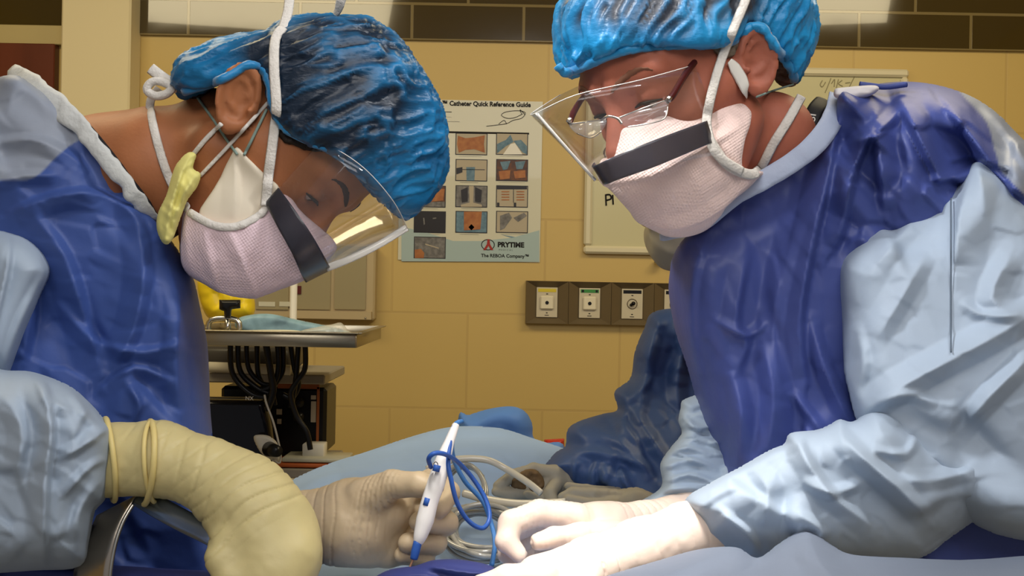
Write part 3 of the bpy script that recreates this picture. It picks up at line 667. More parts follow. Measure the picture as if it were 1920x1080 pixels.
def box_of(pts, pad):
    w_ = np.array([P(*a) for a in pts]); return w_.min(0)-pad, w_.max(0)+pad
def grid_sheet(rows, th, nu=8, nv=10):
    """rows: [(bottom (px,py,Y), top (px,py,Y))...] -> smooth thin sheet"""
    B = cr([P(*r[0]) for r in rows], nu, False); T_ = cr([P(*r[-1]) for r in rows], nu, False); n = len(B)
    g = np.array([[B[i]+(T_[i]-B[i])*j/nv for j in range(nv+1)] for i in range(n)])
    du = np.gradient(g, axis=0); dv = np.gradient(g, axis=1); N = np.cross(du, dv); N /= np.linalg.norm(N, axis=2, keepdims=True)+1e-9
    a = g.reshape(-1, 3); b = (g+N*th).reshape(-1, 3); m = nv+1; Fa = []
    for i in range(n-1):
        for j in range(nv):
            q = (i*m+j, (i+1)*m+j, (i+1)*m+j+1, i*m+j+1); Fa += [q, tuple(x+n*m for x in q[::-1])]
    for i in range(n-1):
        for j in (0, nv): Fa.append((i*m+j, (i+1)*m+j, (i+1)*m+j+n*m, i*m+j+n*m))
    for j in range(nv):
        for i in (0, n-1): Fa.append((i*m+j, i*m+j+1, i*m+j+1+n*m, i*m+j+n*m))
    return np.concatenate([a, b]), Fa, g
def hand_mesh(palm, fingers, h=.0016, kp=.012, kf=.006, wr=(), gr=.0, wrn=.0009, skin_noise=.0006):
    pl = [pc(c) for c in palm]; fg = [pc(c) for c in fingers]
    allp = np.array([a for c in pl+fg for a, r in c]); R_ = max(r for c in pl+fg for a, r in c)
    W_ = [(P(*a[:3]), P(*a[3:6]), a[6]) for a in wr]
    def fn(p):
        d = None
        for c in pl:
            e = chain(p, c, .012); d = e if d is None else smin(d, e, kp)
        ff = None
        for c in fg:
            e = chain(p, c, .003); ff = e if ff is None else smin(ff, e, .0012)
        return d if ff is None else smin(d, ff, kf)
    V, Fa = sdf_mesh(fn, allp.min(0)-R_-.006, allp.max(0)+R_+.006, h)
    N = normals(V, Fa); dis = skin_noise*noise(V, 55, 3)+.5*skin_noise*noise(V, 140, 4)
    for a, b, fr in W_:   # rubber creases ringing the line a->b
        ax = b-a; L = np.linalg.norm(ax); ax /= L; s = (V-a)@ax; rad = np.linalg.norm(V-a-s[:, None]*ax, axis=1)
        m = np.clip(s/(.15*L)+.3, 0, 1)*np.clip((L-s)/(.15*L)+.3, 0, 1)*(rad < .075)
        ph = s*fr+2.0*noise(V, 20, 7); k = 1-np.abs(np.sin(ph)); dis -= wrn*2.2*m*k**4*(.25+.75*np.clip(noise(V, 16, 11)*2+.5, 0, 1))
    return V+N*dis[:, None], Fa

skin = mat('skin', (.36, .135, .055), .5, .3, var=.14, vscale=18, bump=.12, bscale=300, sss=.12)
skin2 = mat('ruddy_skin', (.42, .135, .082), .5, .3, var=.16, vscale=22, bump=.15, bscale=240, sss=.12)
hairb = mat('dark_hair', (.018, .012, .008), .6, bump=.6, bscale=300, stretch=(1, 1, .2)); hairg = mat('brown_grey_hair', (.085, .055, .032), .6, c2=(.25, .2, .15), vscale=160, bump=.8, bscale=260, stretch=(.3, 1, 1))
eyem = mat('eye_white', (.5, .42, .38), .25); irism = mat('iris', (.03, .018, .012), .1)
gown_d = mat('navy_gown_cloth', (.045, .085, .28), .48, .35, var=.10, vscale=9, bump=.35, bscale=45)
gown_r = mat('violet_blue_gown_cloth', (.055, .078, .265), .46, .4, var=.10, vscale=9, bump=.35, bscale=45)
gown_l = mat('pale_blue_sleeve_cloth', (.36, .435, .53), .55, .3, var=.06, vscale=10, bump=.4, bscale=40)
trimm = mat('collar_binding', (.42, .48, .62), .6, bump=.6, bscale=120); trimc = mat('cream_binding', (.56, .57, .55), .6, bump=.8, bscale=120)
glove_m = mat('latex_glove', (.58, .49, .235), .42, .35, var=.05, vscale=20, bump=.2, bscale=70, sss=.05)
glove_w = mat('pale_latex_glove', (.54, .42, .27), .42, .35, var=.05, vscale=20, bump=.2, bscale=70, sss=.05)
glove_p = mat('overlit_latex_glove', (.80, .65, .55), .42, .35, var=.04, vscale=20, bump=.2, bscale=70, sss=.05)  # lit copy of the latex, glare of the field put into the colour
shoulder_m = mat('grey_blue_shoulder_cloth', (.25, .28, .34), .55, .3, bump=.4, bscale=40)
glove_g = mat('grey_latex_glove', (.36, .33, .26), .5, .3, bump=.2, bscale=70)
mask_m = mat('pink_white_mask_cloth', (.76, .58, .62), .75, .15, var=.05, vscale=30, sheen=.2)
mask_r = mat('rose_white_mask_cloth', (.92, .70, .64), .75, .15, var=.05, vscale=30, sheen=.2)
# woven dimple grid for the mask cloth
for mm in (mask_m, mask_r):
    nt = mm.node_tree; tc = nt.nodes.new('ShaderNodeTexCoord'); mp = nt.nodes.new('ShaderNodeMapping'); mp.inputs['Rotation'].default_value = (0, .6, 0); vo = nt.nodes.new('ShaderNodeTexVoronoi'); vo.inputs['Scale'].default_value = 420; vo.inputs['Randomness'].default_value = .05
    bp = nt.nodes.new('ShaderNodeBump'); bp.inputs['Strength'].default_value = .8; bp.inputs['Distance'].default_value = .001
    nt.links.new(tc.outputs['Object'], mp.inputs[0]); nt.links.new(mp.outputs[0], vo.inputs['Vector']); nt.links.new(vo.outputs[0], bp.inputs['Height']); nt.links.new(bp.outputs[0], nt.nodes['Principled BSDF'].inputs['Normal'])
innerm = mat('inner_mask_cloth', (.72, .64, .50), .7, .15)
tie_m = mat('white_tie_cloth', (.70, .66, .60), .7, .15, bump=.6, bscale=400)
cap_m = mat('blue_cap_film', (.008, .17, .40), .38, .5, c2=(.010, .24, .52), vscale=13, bump=.5, bscale=90, stretch=(1, 1, 2.4), sheen=.3)
cap_r = mat('bright_blue_cap_film', (.012, .24, .52), .38, .5, c2=(.014, .32, .66), vscale=9, thr=(.36, .6), bump=.5, bscale=90, stretch=(1, 1, 2), sheen=.3)
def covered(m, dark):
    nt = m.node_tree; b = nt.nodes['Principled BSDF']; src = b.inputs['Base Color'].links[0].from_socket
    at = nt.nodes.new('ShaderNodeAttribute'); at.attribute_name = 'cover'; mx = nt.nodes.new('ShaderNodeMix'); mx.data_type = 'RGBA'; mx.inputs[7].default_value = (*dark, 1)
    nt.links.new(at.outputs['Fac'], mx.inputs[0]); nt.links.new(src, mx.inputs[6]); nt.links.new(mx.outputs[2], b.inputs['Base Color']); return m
cap_mh = covered(mat('blue_cap_film_over_dark_hair', (.006, .10, .24), .36, .5, c2=(.010, .22, .48), vscale=13, bump=.5, bscale=90, stretch=(1, 1, 2.4)), (.0035, .013, .030))
cap_rh = covered(mat('bright_cap_film_over_grey_hair', (.012, .22, .50), .38, .5, c2=(.014, .32, .66), vscale=9, bump=.5, bscale=90, stretch=(1, 1, 2)), (.040, .046, .060))
yellow_c = mat('yellow_mask_cloth', (.72, .66, .22), .6, .3, bump=.4, bscale=80); elastic = mat('green_elastic', (.22, .30, .26), .6)
def shield_mat(name, c, alpha, rough=.06):
    m = bpy.data.materials.new(name); m.use_nodes = True; nt = m.node_tree; nt.nodes.clear(); L = nt.links.new
    o = nt.nodes.new('ShaderNodeOutputMaterial'); t = nt.nodes.new('ShaderNodeBsdfTransparent'); g = nt.nodes.new('ShaderNodeBsdfGlossy'); dd = nt.nodes.new('ShaderNodeBsdfDiffuse'); fr = nt.nodes.new('ShaderNodeMapRange'); lw = nt.nodes.new('ShaderNodeLayerWeight'); lw.inputs[0].default_value = .35; nt.links.new(lw.outputs['Facing'], fr.inputs[0]); fr.inputs[1].default_value = .25; fr.inputs[2].default_value = 1.; fr.inputs[3].default_value = .035; fr.inputs[4].default_value = .45
    a = nt.nodes.new('ShaderNodeMixShader'); b = nt.nodes.new('ShaderNodeMixShader'); t.inputs[0].default_value = (*[.6+.4*x for x in c], 1) if alpha < .5 else (1, 1, 1, 1)
    g.inputs['Roughness'].default_value = rough; dd.inputs[0].default_value = (*c, 1); a.inputs[0].default_value = alpha
    L(t.outputs[0], a.inputs[1]); L(dd.outputs[0], a.inputs[2]); L(fr.outputs[0], b.inputs[0]); L(a.outputs[0], b.inputs[1]); L(g.outputs[0], b.inputs[2]); L(b.outputs[0], o.inputs[0])
    return m
film = shield_mat('clear_shield_film', (.95, .95, .94), .008); band = shield_mat('grey_foam_band', (.025, .025, .035), .82, .25)

# ============================================================ LEFT SURGEON
LS = thing('person', 'left surgeon bent over in navy gown and blue cap, holding retractor and white pen-like tool', 'person', (-.62, 1.15, 0))
nk = pc([(405, 238, 1.10, 72), (400, 300, 1.10, 84), (300, 320, 1.09, 112), (215, 350, 1.11, 130), (110, 420, 1.16, 180), (40, 640, 1.2, 230), (60, 900, 1.2, 230)])
arm = pc([(20, 520, 1.15, 80), (-70, 800, 1.02, 60), (60, 890, .95, 48), (230, 870, .925, 40)])
arm2 = pc([(200, 560, 1.24, 80), (250, 880, 1.22, 60), (420, 985, 1.14, 36), (560, 980, 1.075, 34)])
HL = Head((.42, -.14, -.90), (.90, .0, .42), (-.2405, 1.082, .152), [(nk, .025), (arm, .03), (arm2, .03)], back=.050, ear=(.80, .55, .009, -.004, .0))
lo, hi = box_of([(-220, 0, 1.1), (760, 1160, 1.3)], .02); lo[1] = .82; hi[1] = 1.46
V, Fa = bbmesh(HL.sdf, lo, hi, .003)
bodyL = mesh('body', V, Fa, skin, LS)
face_extras(HL, LS, bodyL, mat('brow_hair', (.045, .022, .014), .8), hairb, skin)
# short hair at temple and nape
hp = prism([(332, 160), (380, 146), (397, 146), (396, 166), (385, 178), (372, 184), (345, 182)], 3); hpb = prism([(514, 215), (545, 240), (610, 265), (600, 285), (545, 272), (528, 262), (514, 240)])
hz = lambda p: smax(HL.sdf(p)-.0035, np.minimum(hp(p), hpb(p)), .002)
lo, hi = box_of([(320, 130, 1.08), (640, 300, 1.08)], .01); lo[1] = .98; hi[1] = 1.2
mesh('hair', *bbmesh(hz, lo, hi, .002, lambda V: .0012*noise(V, 300)), hairb, LS)
# cap
capp = prism([(330, 150), (345, 112), (390, 86), (445, 72), (500, 64), (530, 42), (580, 34), (640, 38), (690, 42), (745, 78), (795, 140), (825, 205), (836, 290), (834, 330), (815, 360), (790, 390), (765, 408), (735, 388), (700, 350), (660, 312), (620, 280), (570, 262), (532, 238), (508, 205), (497, 150), (470, 126), (430, 146), (395, 158), (345, 176)], 4)
cc, cb = P(630, 235, 1.085), P(430, 150, 1.085)
def capL(p):
    d = smin(ell(p, cc, (.118, .098, .120)), ell(p, cb, (.080, .068, .046)), .04)
    d = smin(d, head_sdf(HL.l(p), .05)-.010, .01)
    d = smax(d, capp(p), .010)
    return d
def capwr(c, ang, f1=55, amp=.0034):
    ca, sa = math.cos(ang), math.sin(ang)
    def g(V):
        q = V-c; u = q[:, 0]*ca+q[:, 2]*sa; v = -q[:, 0]*sa+q[:, 2]*ca
        w_ = np.stack([u*.22, q[:, 1]*.7, v], 1); w_ = w_+.006*np.stack([noise(V, 30, 1), noise(V, 30, 2), noise(V, 30, 3)], 1)
        r = 1-np.abs(noise(w_, 85, 5))*2.2; r2 = 1-np.abs(noise(w_, 190, 6))*2.2
        return np.maximum(amp*(r+.5*r2)+.003*noise(V, 18, 9), -.0022)
    return g
lo, hi = box_of([(300, 0, 1.085), (870, 430, 1.085)], .02); lo[1] = .95; hi[1] = 1.22
V, Fa = sdf_mesh(capL, lo, hi, .0022); dd_ = capwr(cc, .38, amp=.0030)(V); gap = np.minimum(ell(V, P(655, 190, 1.085), (.082, .2, .088)), ell(V, P(560, 130, 1.085), (.05, .2, .035)))
CL_ = mesh('surgical_cap', V+normals(V, Fa)*dd_[:, None], Fa, cap_mh, LS)
# the film lies on the hair where it is tight and lifts off it in the wrinkle crests and the loose rim
tint(CL_, np.clip((.006-gap)/.022, 0, 1)*np.clip(1.45-dd_/.0045, .12, 1))
# gathered elastic hem along the brim
hem = hug([capL, HL.sdf], densify([(345, 172), (395, 157), (430, 142), (468, 122), (500, 140), (513, 200), (535, 238), (575, 262), (622, 280), (662, 313), (702, 352), (738, 388), (764, 405)], 4), -.001, 1.0)
V, Fa = tube([P(*a) for a in hem], .0042, 10, 2); V += .0012*noise(V, 220)[:, None]
mesh('cap_hem', V, Fa, cap_m, CL_)
# masks
mp_ = prism([(350, 392), (372, 402), (405, 418), (445, 420), (485, 404), (500, 372), (522, 352), (575, 405), (628, 455), (622, 478), (590, 512), (572, 524), (530, 540), (480, 557), (425, 552), (385, 532), (348, 508), (338, 470), (342, 425)], 4)
def maskL(p):
    d = smin(ell(p, P(470, 440, 1.085), (.082, .094, .082)), rc(p, P(520, 440, 1.085), P(600, 470, 1.085), .062, .022), .02)
    return smax(d, mp_(p), .004)
def pleatL(V):
    px, py = unP(V); x = px-440; y = py-440; r = 0
    for pts, a, w1, w2 in (([(430, 425), (448, 470), (468, 520), (480, 556)], .004, 22, 7), ([(512, 380), (540, 440), (585, 500)], .003, 14, 8), ([(385, 415), (392, 470), (410, 540)], .003, 18, 9), ([(352, 400), (350, 450), (360, 510)], .002, 10, 10)):
        r = r+fold(px, py, pts, a, w1, w2)
    return r+.0012*noise(V, 60, 2)
lo, hi = box_of([(320, 330, 1.085), (650, 570, 1.085)], .01); lo[1] = .97; hi[1] = 1.2
ML = mesh('face_mask', *bbmesh(maskL, lo, hi, .002, pleatL), mask_m, LS, label='pink-white pleated surgical mask')
ip = prism([(372, 405), (400, 355), (432, 300), (443, 275), (465, 296), (500, 330), (525, 355), (512, 400), (470, 425), (420, 428)], 3)
def innerL(p): return smax(smin(ell(p, P(462, 420, 1.085), (.082, .087, .088)), HL.sdf(p)-.005, .01), ip(p), .003)
lo, hi = box_of([(360, 260, 1.085), (540, 440, 1.085)], .01); lo[1] = .97; hi[1] = 1.2
mesh('inner_mask', *bbmesh(innerL, lo, hi, .002, lambda V: fold(*unP(V), [(440, 285), (445, 350), (440, 415)], .004, 30, 6)), innerm, LS, label='cream inner mask under the pink one')
srf = [HL.sdf, capL, maskL, innerL]
tp_ = hug(srf, densify([(352, 392), (320, 340), (300, 285), (285, 225), (282, 190), (298, 165)]), .003)
mesh('mask_tie', *ribbon(tp_, .0085, .0012, sub=2), tie_m, ML)
mesh('mask_tie', *ribbon(hug(srf, densify([(355, 398), (400, 422), (445, 424), (490, 400), (503, 370)]), .0025), .0075, .002, sub=2), tie_m, ML)
mesh('mask_tie', *ribbon(hug(srf, densify([(498, 385), (503, 330), (512, 260), (518, 200), (514, 130), (516, 75), (530, 52)]), .0065), .0095, .0012, sub=2), tie_m, ML)
mesh('mask_tie', *ribbon([(530, 55, 1.02), (540, 20, 1.03), (545, -30, 1.04), (548, -80, 1.05)], .0095, .0012, (0, -1, .1)), tie_m, ML)
mesh('mask_tie', *ribbon([(600, 42, 1.10), (625, 30, 1.06), (638, 5, 1.04), (643, -30, 1.04), (646, -80, 1.05)], .0095, .0012, (0, -1, .1)), tie_m, ML)
mesh('tie_knot', *merge([tube([P(x, y, 1.045) for x, y in ((292, 152), (280, 158), (276, 170), (292, 180), (312, 176), (322, 164), (308, 155))], .0042, 8, 4, closed=True), ribbon([(282, 128, 1.05), (300, 142, 1.05), (326, 160, 1.05), (340, 172, 1.06)], .011, .0015)]), tie_m, ML)
mesh('mask_elastic', *ribbon(hug(srf, densify([(375, 330), (430, 272), (470, 228), (503, 192)]), .003), .0036, .0012, sub=2), tie_m, LS)
mesh('mask_elastic', *ribbon(hug(srf, densify([(362, 290), (385, 262), (415, 232)]), .003), .0046, .0014, sub=2), tie_m, LS)
mesh('mask_elastic', *merge([ribbon(hug(srf, densify([(368, 180), (400, 225), (425, 262), (445, 290)]), .003), .0026, .001, sub=2), ribbon(hug(srf, densify([(500, 205), (478, 250), (458, 290)]), .003), .0028, .001, sub=2)]), elastic, LS)
# shield: clear film wrapping the face, grey band along its lower edge
rows = [((500, 380, 1.00), (598, 268, 1.00)), ((520, 420, .985), (640, 285, .99)), ((548, 472, .985), (690, 322, .99)), ((566, 512, 1.01), (738, 378, 1.01)), ((574, 526, 1.06), (764, 428, 1.06)), ((572, 524, 1.10), (762, 424, 1.10)), ((562, 505, 1.15), (735, 375, 1.15)), ((540, 460, 1.18), (690, 322, 1.18)), ((505, 390, 1.18), (600, 270, 1.18))]
V, Fa, g = grid_sheet(rows, .0005); mesh('face_shield', V, Fa, film, ML)
def lerp(a, b, t): return tuple(a[i]+(b[i]-a[i])*t for i in range(3))
V, Fa, g = grid_sheet([(lerp(a, b, -.01), lerp((a[0], a[1], a[2]-.001), b, .24)) for a, b in rows[:6]], .0016); mesh('shield_band', V, Fa, band, ML)
edge = [lerp(a, b, 1.0) for a, b in rows[:6]]
mesh('shield_edge', *tube([P(*a) for a in edge], .0004, 6, 6), mat('film_edge', (.75, .73, .68), .15, .6), ML)
mesh('shield_edge', *tube([P(*a) for a in ((612, 503, 1.045), (660, 484, 1.045), (715, 456, 1.05), (762, 427, 1.06))], .0035, 8, 6, flat=(.4, (0, -1, 0))), mat('film_lip_glint', (.85, .82, .74), .12, .7), ML)
# yellow respirator hanging at the neck
V, Fa = pillow([(352, 286), (368, 290), (362, 315), (376, 326), (370, 350), (352, 375), (340, 405), (322, 452), (306, 456), (294, 430), (296, 400), (312, 365), (322, 330), (332, 306)], 1.0, .012, 16, 3, folds=[([(355, 295), (335, 340), (318, 400), (312, 450)], .008, 10, 5), ([(365, 330), (345, 365), (325, 430)], .006, 8, 6)], crumple=[(.005, 16, 60, 2)])
mesh('respirator', V, Fa, yellow_c, LS, label='crumpled yellow respirator hanging at the neck')
# gown
colL = [(20, 134), (60, 158), (110, 200), (150, 238), (190, 285), (225, 330), (258, 372), (292, 412)]
gown_poly = [(-180, 200), (-60, 165), (20, 140), (62, 160), (110, 200), (152, 240), (192, 288), (228, 335), (262, 378), (300, 425), (335, 470), (362, 520), (376, 580), (388, 640), (392, 700), (394, 760), (400, 830), (408, 900), (430, 1000), (470, 1180), (-180, 1180)]
fl = [([(20, 400), (90, 372), (170, 362), (240, 392), (280, 450)], .016, 34, 12), ([(-20, 270), (60, 262), (130, 290), (170, 330)], .010, 26, 12), ([(-30, 350), (40, 330), (110, 330)], .009, 20, 12), ([(60, 400), (120, 480), (160, 600), (190, 700)], .016, 46, 18), ([(250, 400), (270, 500), (250, 620), (200, 700)], .016, 40, 20), ([(300, 450), (335, 560), (330, 680), (340, 800)], .014, 30, 22), ([(100, 560), (180, 640), (270, 660), (350, 640)], .010, 26, 12), ([(180, 740), (250, 690), (330, 720)], .010, 24, 12), ([(240, 720), (262, 760), (248, 800)], .008, 12, 8), ([(380, 560), (386, 640), (392, 760)], .006, 8, 6), ([(20, 480), (60, 560), (40, 680)], .014, 30, 16)]
V, Fa = pillow(gown_poly, lambda x, y: 1.15+.0*x, .135, 80, 4, folds=fl, crumple=[(.019, 125, 62, 2.0, 1), (.0025, 36, 20, 1.8, 2)], keep=[(colL, .82, 60)], Tb=.16)
fx, fy = unP(V); GL = mesh('gown', V, Fa, covered(mat('navy_gown_cloth_grey_shoulder', (.045, .085, .28), .48, .35, var=.10, vscale=9, bump=.35, bscale=45), (.25, .28, .34)), LS); tint(GL, np.clip(.5+.3*sdpoly(fx, fy, cr([(-190, 100), (20, 100), (150, 200), (196, 270), (150, 263), (108, 292), (62, 334), (0, 338), (-190, 350)], 4)), 0, 1))  # gown colour turns grey-blue over the top of the shoulder
cb_ = [(x, y, Y) for (x, y), Y in zip(colL, (1.12, 1.06, 1.03, 1.02, 1.015, 1.015, 1.02, 1.04))]
V, Fa = tube([P(*a) for a in cb_], [.009, .011, .011, .009, .0075, .0075, .0075, .006], 10, 8, flat=(.25, (-.3, -1, .3))); V += .0016*noise(V, 110)[:, None]
mesh('collar_binding', V, Fa, trimc, GL)
mesh('undershirt_edge', *tube([P(x+6, y-7, Y+.012) for x, y, Y in cb_[2:]], .004, 8, 6), mat('black_shirt', (.012, .012, .016), .8), LS)
# right sleeve (near the camera): two lit pieces
s1 = pillow([(-190, 425), (-60, 415), (0, 428), (55, 445), (98, 500), (75, 560), (45, 640), (22, 700), (0, 760), (-190, 800)], 1.04, .075, 60, 4, folds=[([(20, 440), (10, 520), (-20, 640)], .012, 22, 10), ([(95, 500), (40, 600), (10, 690)], .010, 14, 20)], crumple=[(.012, 70, 80, 2, 3)])
s2 = pillow([(-190, 640), (-60, 660), (0, 692), (60, 697), (128, 722), (165, 752), (195, 785), (212, 810), (212, 860), (200, 930), (178, 960), (168, 1010), (150, 1062), (60, 1070), (-60, 1080), (-190, 1100)], .935, .085, 80, 4,
            folds=[([(10, 690), (70, 720), (95, 800), (85, 900), (80, 1060)], .018, 34, 14), ([(75, 700), (100, 755), (140, 770)], .012, 20, 10), ([(205, 800), (150, 840), (110, 860)], .010, 20, 10), ([(190, 900), (150, 960), (150, 1040)], .010, 16, 12), ([(0, 740), (40, 800), (30, 900)], .010, 30, 20), ([(130, 725), (170, 790), (205, 805)], .010, 14, 10), ([(200, 860), (165, 880), (120, 930)], .008, 14, 8)], crumple=[(.012, 80, 90, 1.8, 5), (.003, 30, 40, 1.5, 6)])
mesh('sleeve', *mergeq([s1, s2]), gown_l, LS, label='pale blue sleeve of the near arm')
# near glove: right hand closed round the retractor handle
V, Fa = hand_mesh([[(205, 862, .925, 70), (300, 860, .922, 66), (388, 888, .915, 62), (460, 930, .91, 70)], [(460, 930, .91, 70), (505, 970, .905, 66), (538, 1000, .905, 54)], [(455, 950, .905, 66), (492, 1020, .895, 62), (500, 1080, .885, 62), (505, 1130, .885, 56)], [(500, 1020, .90, 60), (535, 1060, .89, 52), (530, 1120, .885, 48)]],
                  [[(535, 985, .905, 50), (556, 1040, .885, 40), (530, 1110, .875, 34), (470, 1120, .89, 28)], [(520, 1010, .93, 48), (560, 1050, .94, 36), (545, 1110, .93, 34), (480, 1130, .92, 28)], [(510, 1020, .95, 44), (560, 1040, .965, 34), (540, 1100, .96, 30), (490, 1130, .94, 26)], [(500, 1030, .97, 38), (550, 1020, .985, 28), (535, 1070, .98, 25), (500, 1100, .97, 22)], [(456, 985, .90, 34), (424, 1020, .880, 30), (414, 1048, .872, 29), (430, 1082, .868, 28), (470, 1110, .87, 26)]],
                  kp=.02, kf=.012, wr=[(330, 800, .92, 480, 1010, .9, 230), (230, 870, .92, 420, 900, .92, 190)], wrn=.0010)
GV = mesh('glove', V, Fa, glove_m, LS, label='yellowish glove on the near fist')
a = P(212, 862, .925)
ringp = lambda cx, cy, Y, rx, ry, dp, n=20, tilt=0: [P(cx+rx*math.cos(t)+tilt*math.sin(t), cy+ry*math.sin(t), Y-dp*math.cos(t)) for t in np.linspace(0, 2*math.pi, n+1)[:-1]]
mesh('glove_cuff_bead', *tube(ringp(206, 862, .925, 7, 77, .035, tilt=8), .0024, 8, 3, closed=True), mat('yellow_latex', (.70, .56, .22), .4, sss=.05), GV)
mesh('glove_fold', *tube(ringp(276, 868, .922, 12, 78, .036, tilt=-6), .0026, 8, 3, closed=True), MATS['yellow_latex'], GV)
mesh('glove_fold', *tube(ringp(288, 866, .922, -18, 76, .036, tilt=4), .0020, 8, 3, closed=True), MATS['yellow_latex'], GV)
# far glove: left hand holding the pen
V, Fa = hand_mesh([[(520, 975, 1.075, 58), (600, 985, 1.07, 62), (670, 975, 1.06, 72)], [(670, 975, 1.06, 72), (735, 955, 1.055, 42)], [(660, 990, 1.06, 70), (730, 1030, 1.06, 34)]],
                  [[(690, 935, 1.04, 42), (735, 908, 1.025, 27), (785, 908, 1.012, 24), (815, 912, 1.006, 19)],
                   [(740, 935, 1.075, 34), (810, 905, 1.075, 26), (838, 925, 1.055, 24), (822, 952, 1.03, 21)],
                   [(735, 960, 1.075, 32), (815, 960, 1.075, 25), (836, 980, 1.05, 23), (786, 978, 1.022, 19)],
                   [(730, 1000, 1.075, 30), (800, 1005, 1.075, 24), (816, 1018, 1.05, 22), (765, 1018, 1.026, 19)],
                   [(725, 1030, 1.07, 26), (780, 1040, 1.07, 21), (796, 1046, 1.05, 19), (755, 1040, 1.032, 16)]],
                  kp=.018, kf=.007, wr=[(520, 975, 1.07, 650, 985, 1.07, 300), (690, 900, 1.04, 760, 915, 1.02, 600)], wrn=.0008)
mesh('glove', V, Fa, glove_w, LS, label='cream glove holding the white pen-like tool')
V, Fa = pillow([(380, 880), (520, 915), (545, 935), (550, 1020), (520, 1060), (380, 1060)], 1.10, .05, 40, 4, crumple=[(.006, 40, 0, 1, 4)]); mesh('sleeve', V, Fa, gown_l, LS, label='far sleeve behind the fist')
# ============================================================ RIGHT SURGEON
RS = thing('person', 'right surgeon in violet-blue gown with pale sleeves, rimless glasses and bright blue cap', 'person', (.52, 1.25, 0))
nk = pc([(1440, 260, 1.10, 88), (1468, 326, 1.15, 92), (1520, 430, 1.225, 140), (1560, 620, 1.26, 200), (1500, 900, 1.28, 190)])
armn = pc([(1740, 360, 1.24, 90), (1880, 640, 1.14, 70), (1900, 900, 1.04, 55), (1600, 930, 1.0, 48), (1330, 990, .97, 40)])
armf = pc([(1480, 480, 1.36, 80), (1420, 800, 1.30, 50), (1300, 930, 1.16, 32)])
HR = Head((-.66, -.517, -.545), (-.471, -.281, .836), (.1706, 1.0631, .1971), [(nk, .03), (armn, .03), (armf, .03)], back=.095, ear=(.78, .15, .004, -.002, .000))
lo, hi = box_of([(1020, -140, 1.1), (2050, 1100, 1.2)], .02); lo[1] = .88; hi[1] = 1.48
bodyR = mesh('body', *bbmesh(HR.sdf, lo, hi, .003), skin2, RS)
face_extras(HR, RS, bodyR, mat('light_brow_hair', (.20, .085, .05), .8), hairb, skin2)
hp2 = prism([(1330, 70), (1400, 60), (1380, 100), (1350, 108)], 3); hp3 = prism([(1448, 75), (1480, 80), (1500, 110), (1496, 150), (1488, 164), (1462, 160), (1446, 135), (1442, 105)], 3)
hz2 = lambda p: np.minimum(smax(head_sdf(HR.l(p), .095)-.004, hp2(p), .002), smax(np.minimum(head_sdf(HR.l(p), .095)-.010, rc(p, P(1465, 100, 1.09), P(1475, 140, 1.10), .022, .014)), hp3(p), .004))
lo, hi = box_of([(1310, 30, 1.1), (1520, 180, 1.1)], .01); lo[1] = .95; hi[1] = 1.25
mesh('hair', *bbmesh(hz2, lo, hi, .002, lambda V: .0015*noise(V*[1, 1, .4], 260)), hairg, RS)
capp2 = prism([(1040, 112), (1046, 60), (1052, 20), (1075, -30), (1140, -90), (1240, -125), (1350, -120), (1450, -80), (1510, -30), (1532, 30), (1528, 80), (1505, 125), (1490, 150), (1478, 120), (1448, 80), (1430, 52), (1405, 48), (1380, 74), (1340, 84), (1280, 84), (1210, 88), (1150, 102), (1100, 124), (1062, 140)], 4)
cr_ = P(1285, 45, 1.115)
def capR(p):
    d = ell(p, cr_, (.134, .115, .120)); d = np.minimum(d, head_sdf(HR.l(p), .095)-.013); d = smin(d, ell(p, P(1450, 60, 1.13), (.050, .07, .062)), .03)
    return smax(d, capp2(p), .010)
lo, hi = box_of([(1010, -150, 1.1), (1560, 180, 1.1)], .02); lo[1] = .88; hi[1] = 1.27
V, Fa = sdf_mesh(capR, lo, hi, .0022); dd_ = capwr(cr_, 1.1)(V); gap = ell(V, P(1230, -5, 1.0), (.105, .25, .046))
CR = mesh('surgical_cap', V+normals(V, Fa)*dd_[:, None], Fa, cap_rh, RS)
tint(CR, np.clip((.008-gap)/.022, 0, 1)*np.clip(1.05-dd_/.0050, .2, 1))
hem = hug([capR, HR.sdf], densify([(1046, 122), (1062, 136), (1100, 122), (1150, 101), (1210, 88), (1280, 84), (1340, 83), (1380, 74), (1405, 52), (1430, 54), (1450, 82), (1480, 122), (1490, 148)], 4), -.001)
V, Fa = tube([P(*a) for a in hem], .0045, 10, 2); V += .0014*noise(V, 220)[:, None]
mesh('cap_hem', V, Fa, cap_r, CR)
# mask
mp2 = prism([(1142, 250), (1190, 236), (1250, 214), (1320, 198), (1372, 188), (1420, 180), (1412, 215), (1395, 270), (1392, 318), (1432, 322), (1410, 345), (1370, 378), (1345, 412), (1310, 438), (1272, 449), (1238, 440), (1200, 418), (1172, 385), (1142, 352), (1118, 330), (1128, 300), (1150, 290)], 4)
def maskR(p):
    q = HR.l(p); d = smin(ell(q, (0, .045, -.055), (.078, .086, .075)), rc(q, (0, .085, .0), (0, .105, -.03), .020, .032), .03)
    return smax(d, mp2(p), .004)
def pleatR(V):
    px, py = unP(V); r = 0
    for pts, a, w1, w2 in (([(1135, 345), (1220, 330), (1300, 290), (1385, 240)], .0045, 7, 20), ([(1190, 410), (1260, 425), (1330, 402), (1400, 345)], .004, 8, 20), ([(1250, 300), (1300, 330), (1330, 390)], .0015, 30, 20), ([(1360, 200), (1340, 250), (1385, 310)], .002, 12, 12)): r = r+fold(px, py, pts, a, w1, w2)
    return r+.0012*noise(V, 60, 2)
lo, hi = box_of([(1100, 160, 1.1), (1450, 470, 1.1)], .01); lo[1] = .9; hi[1] = 1.2
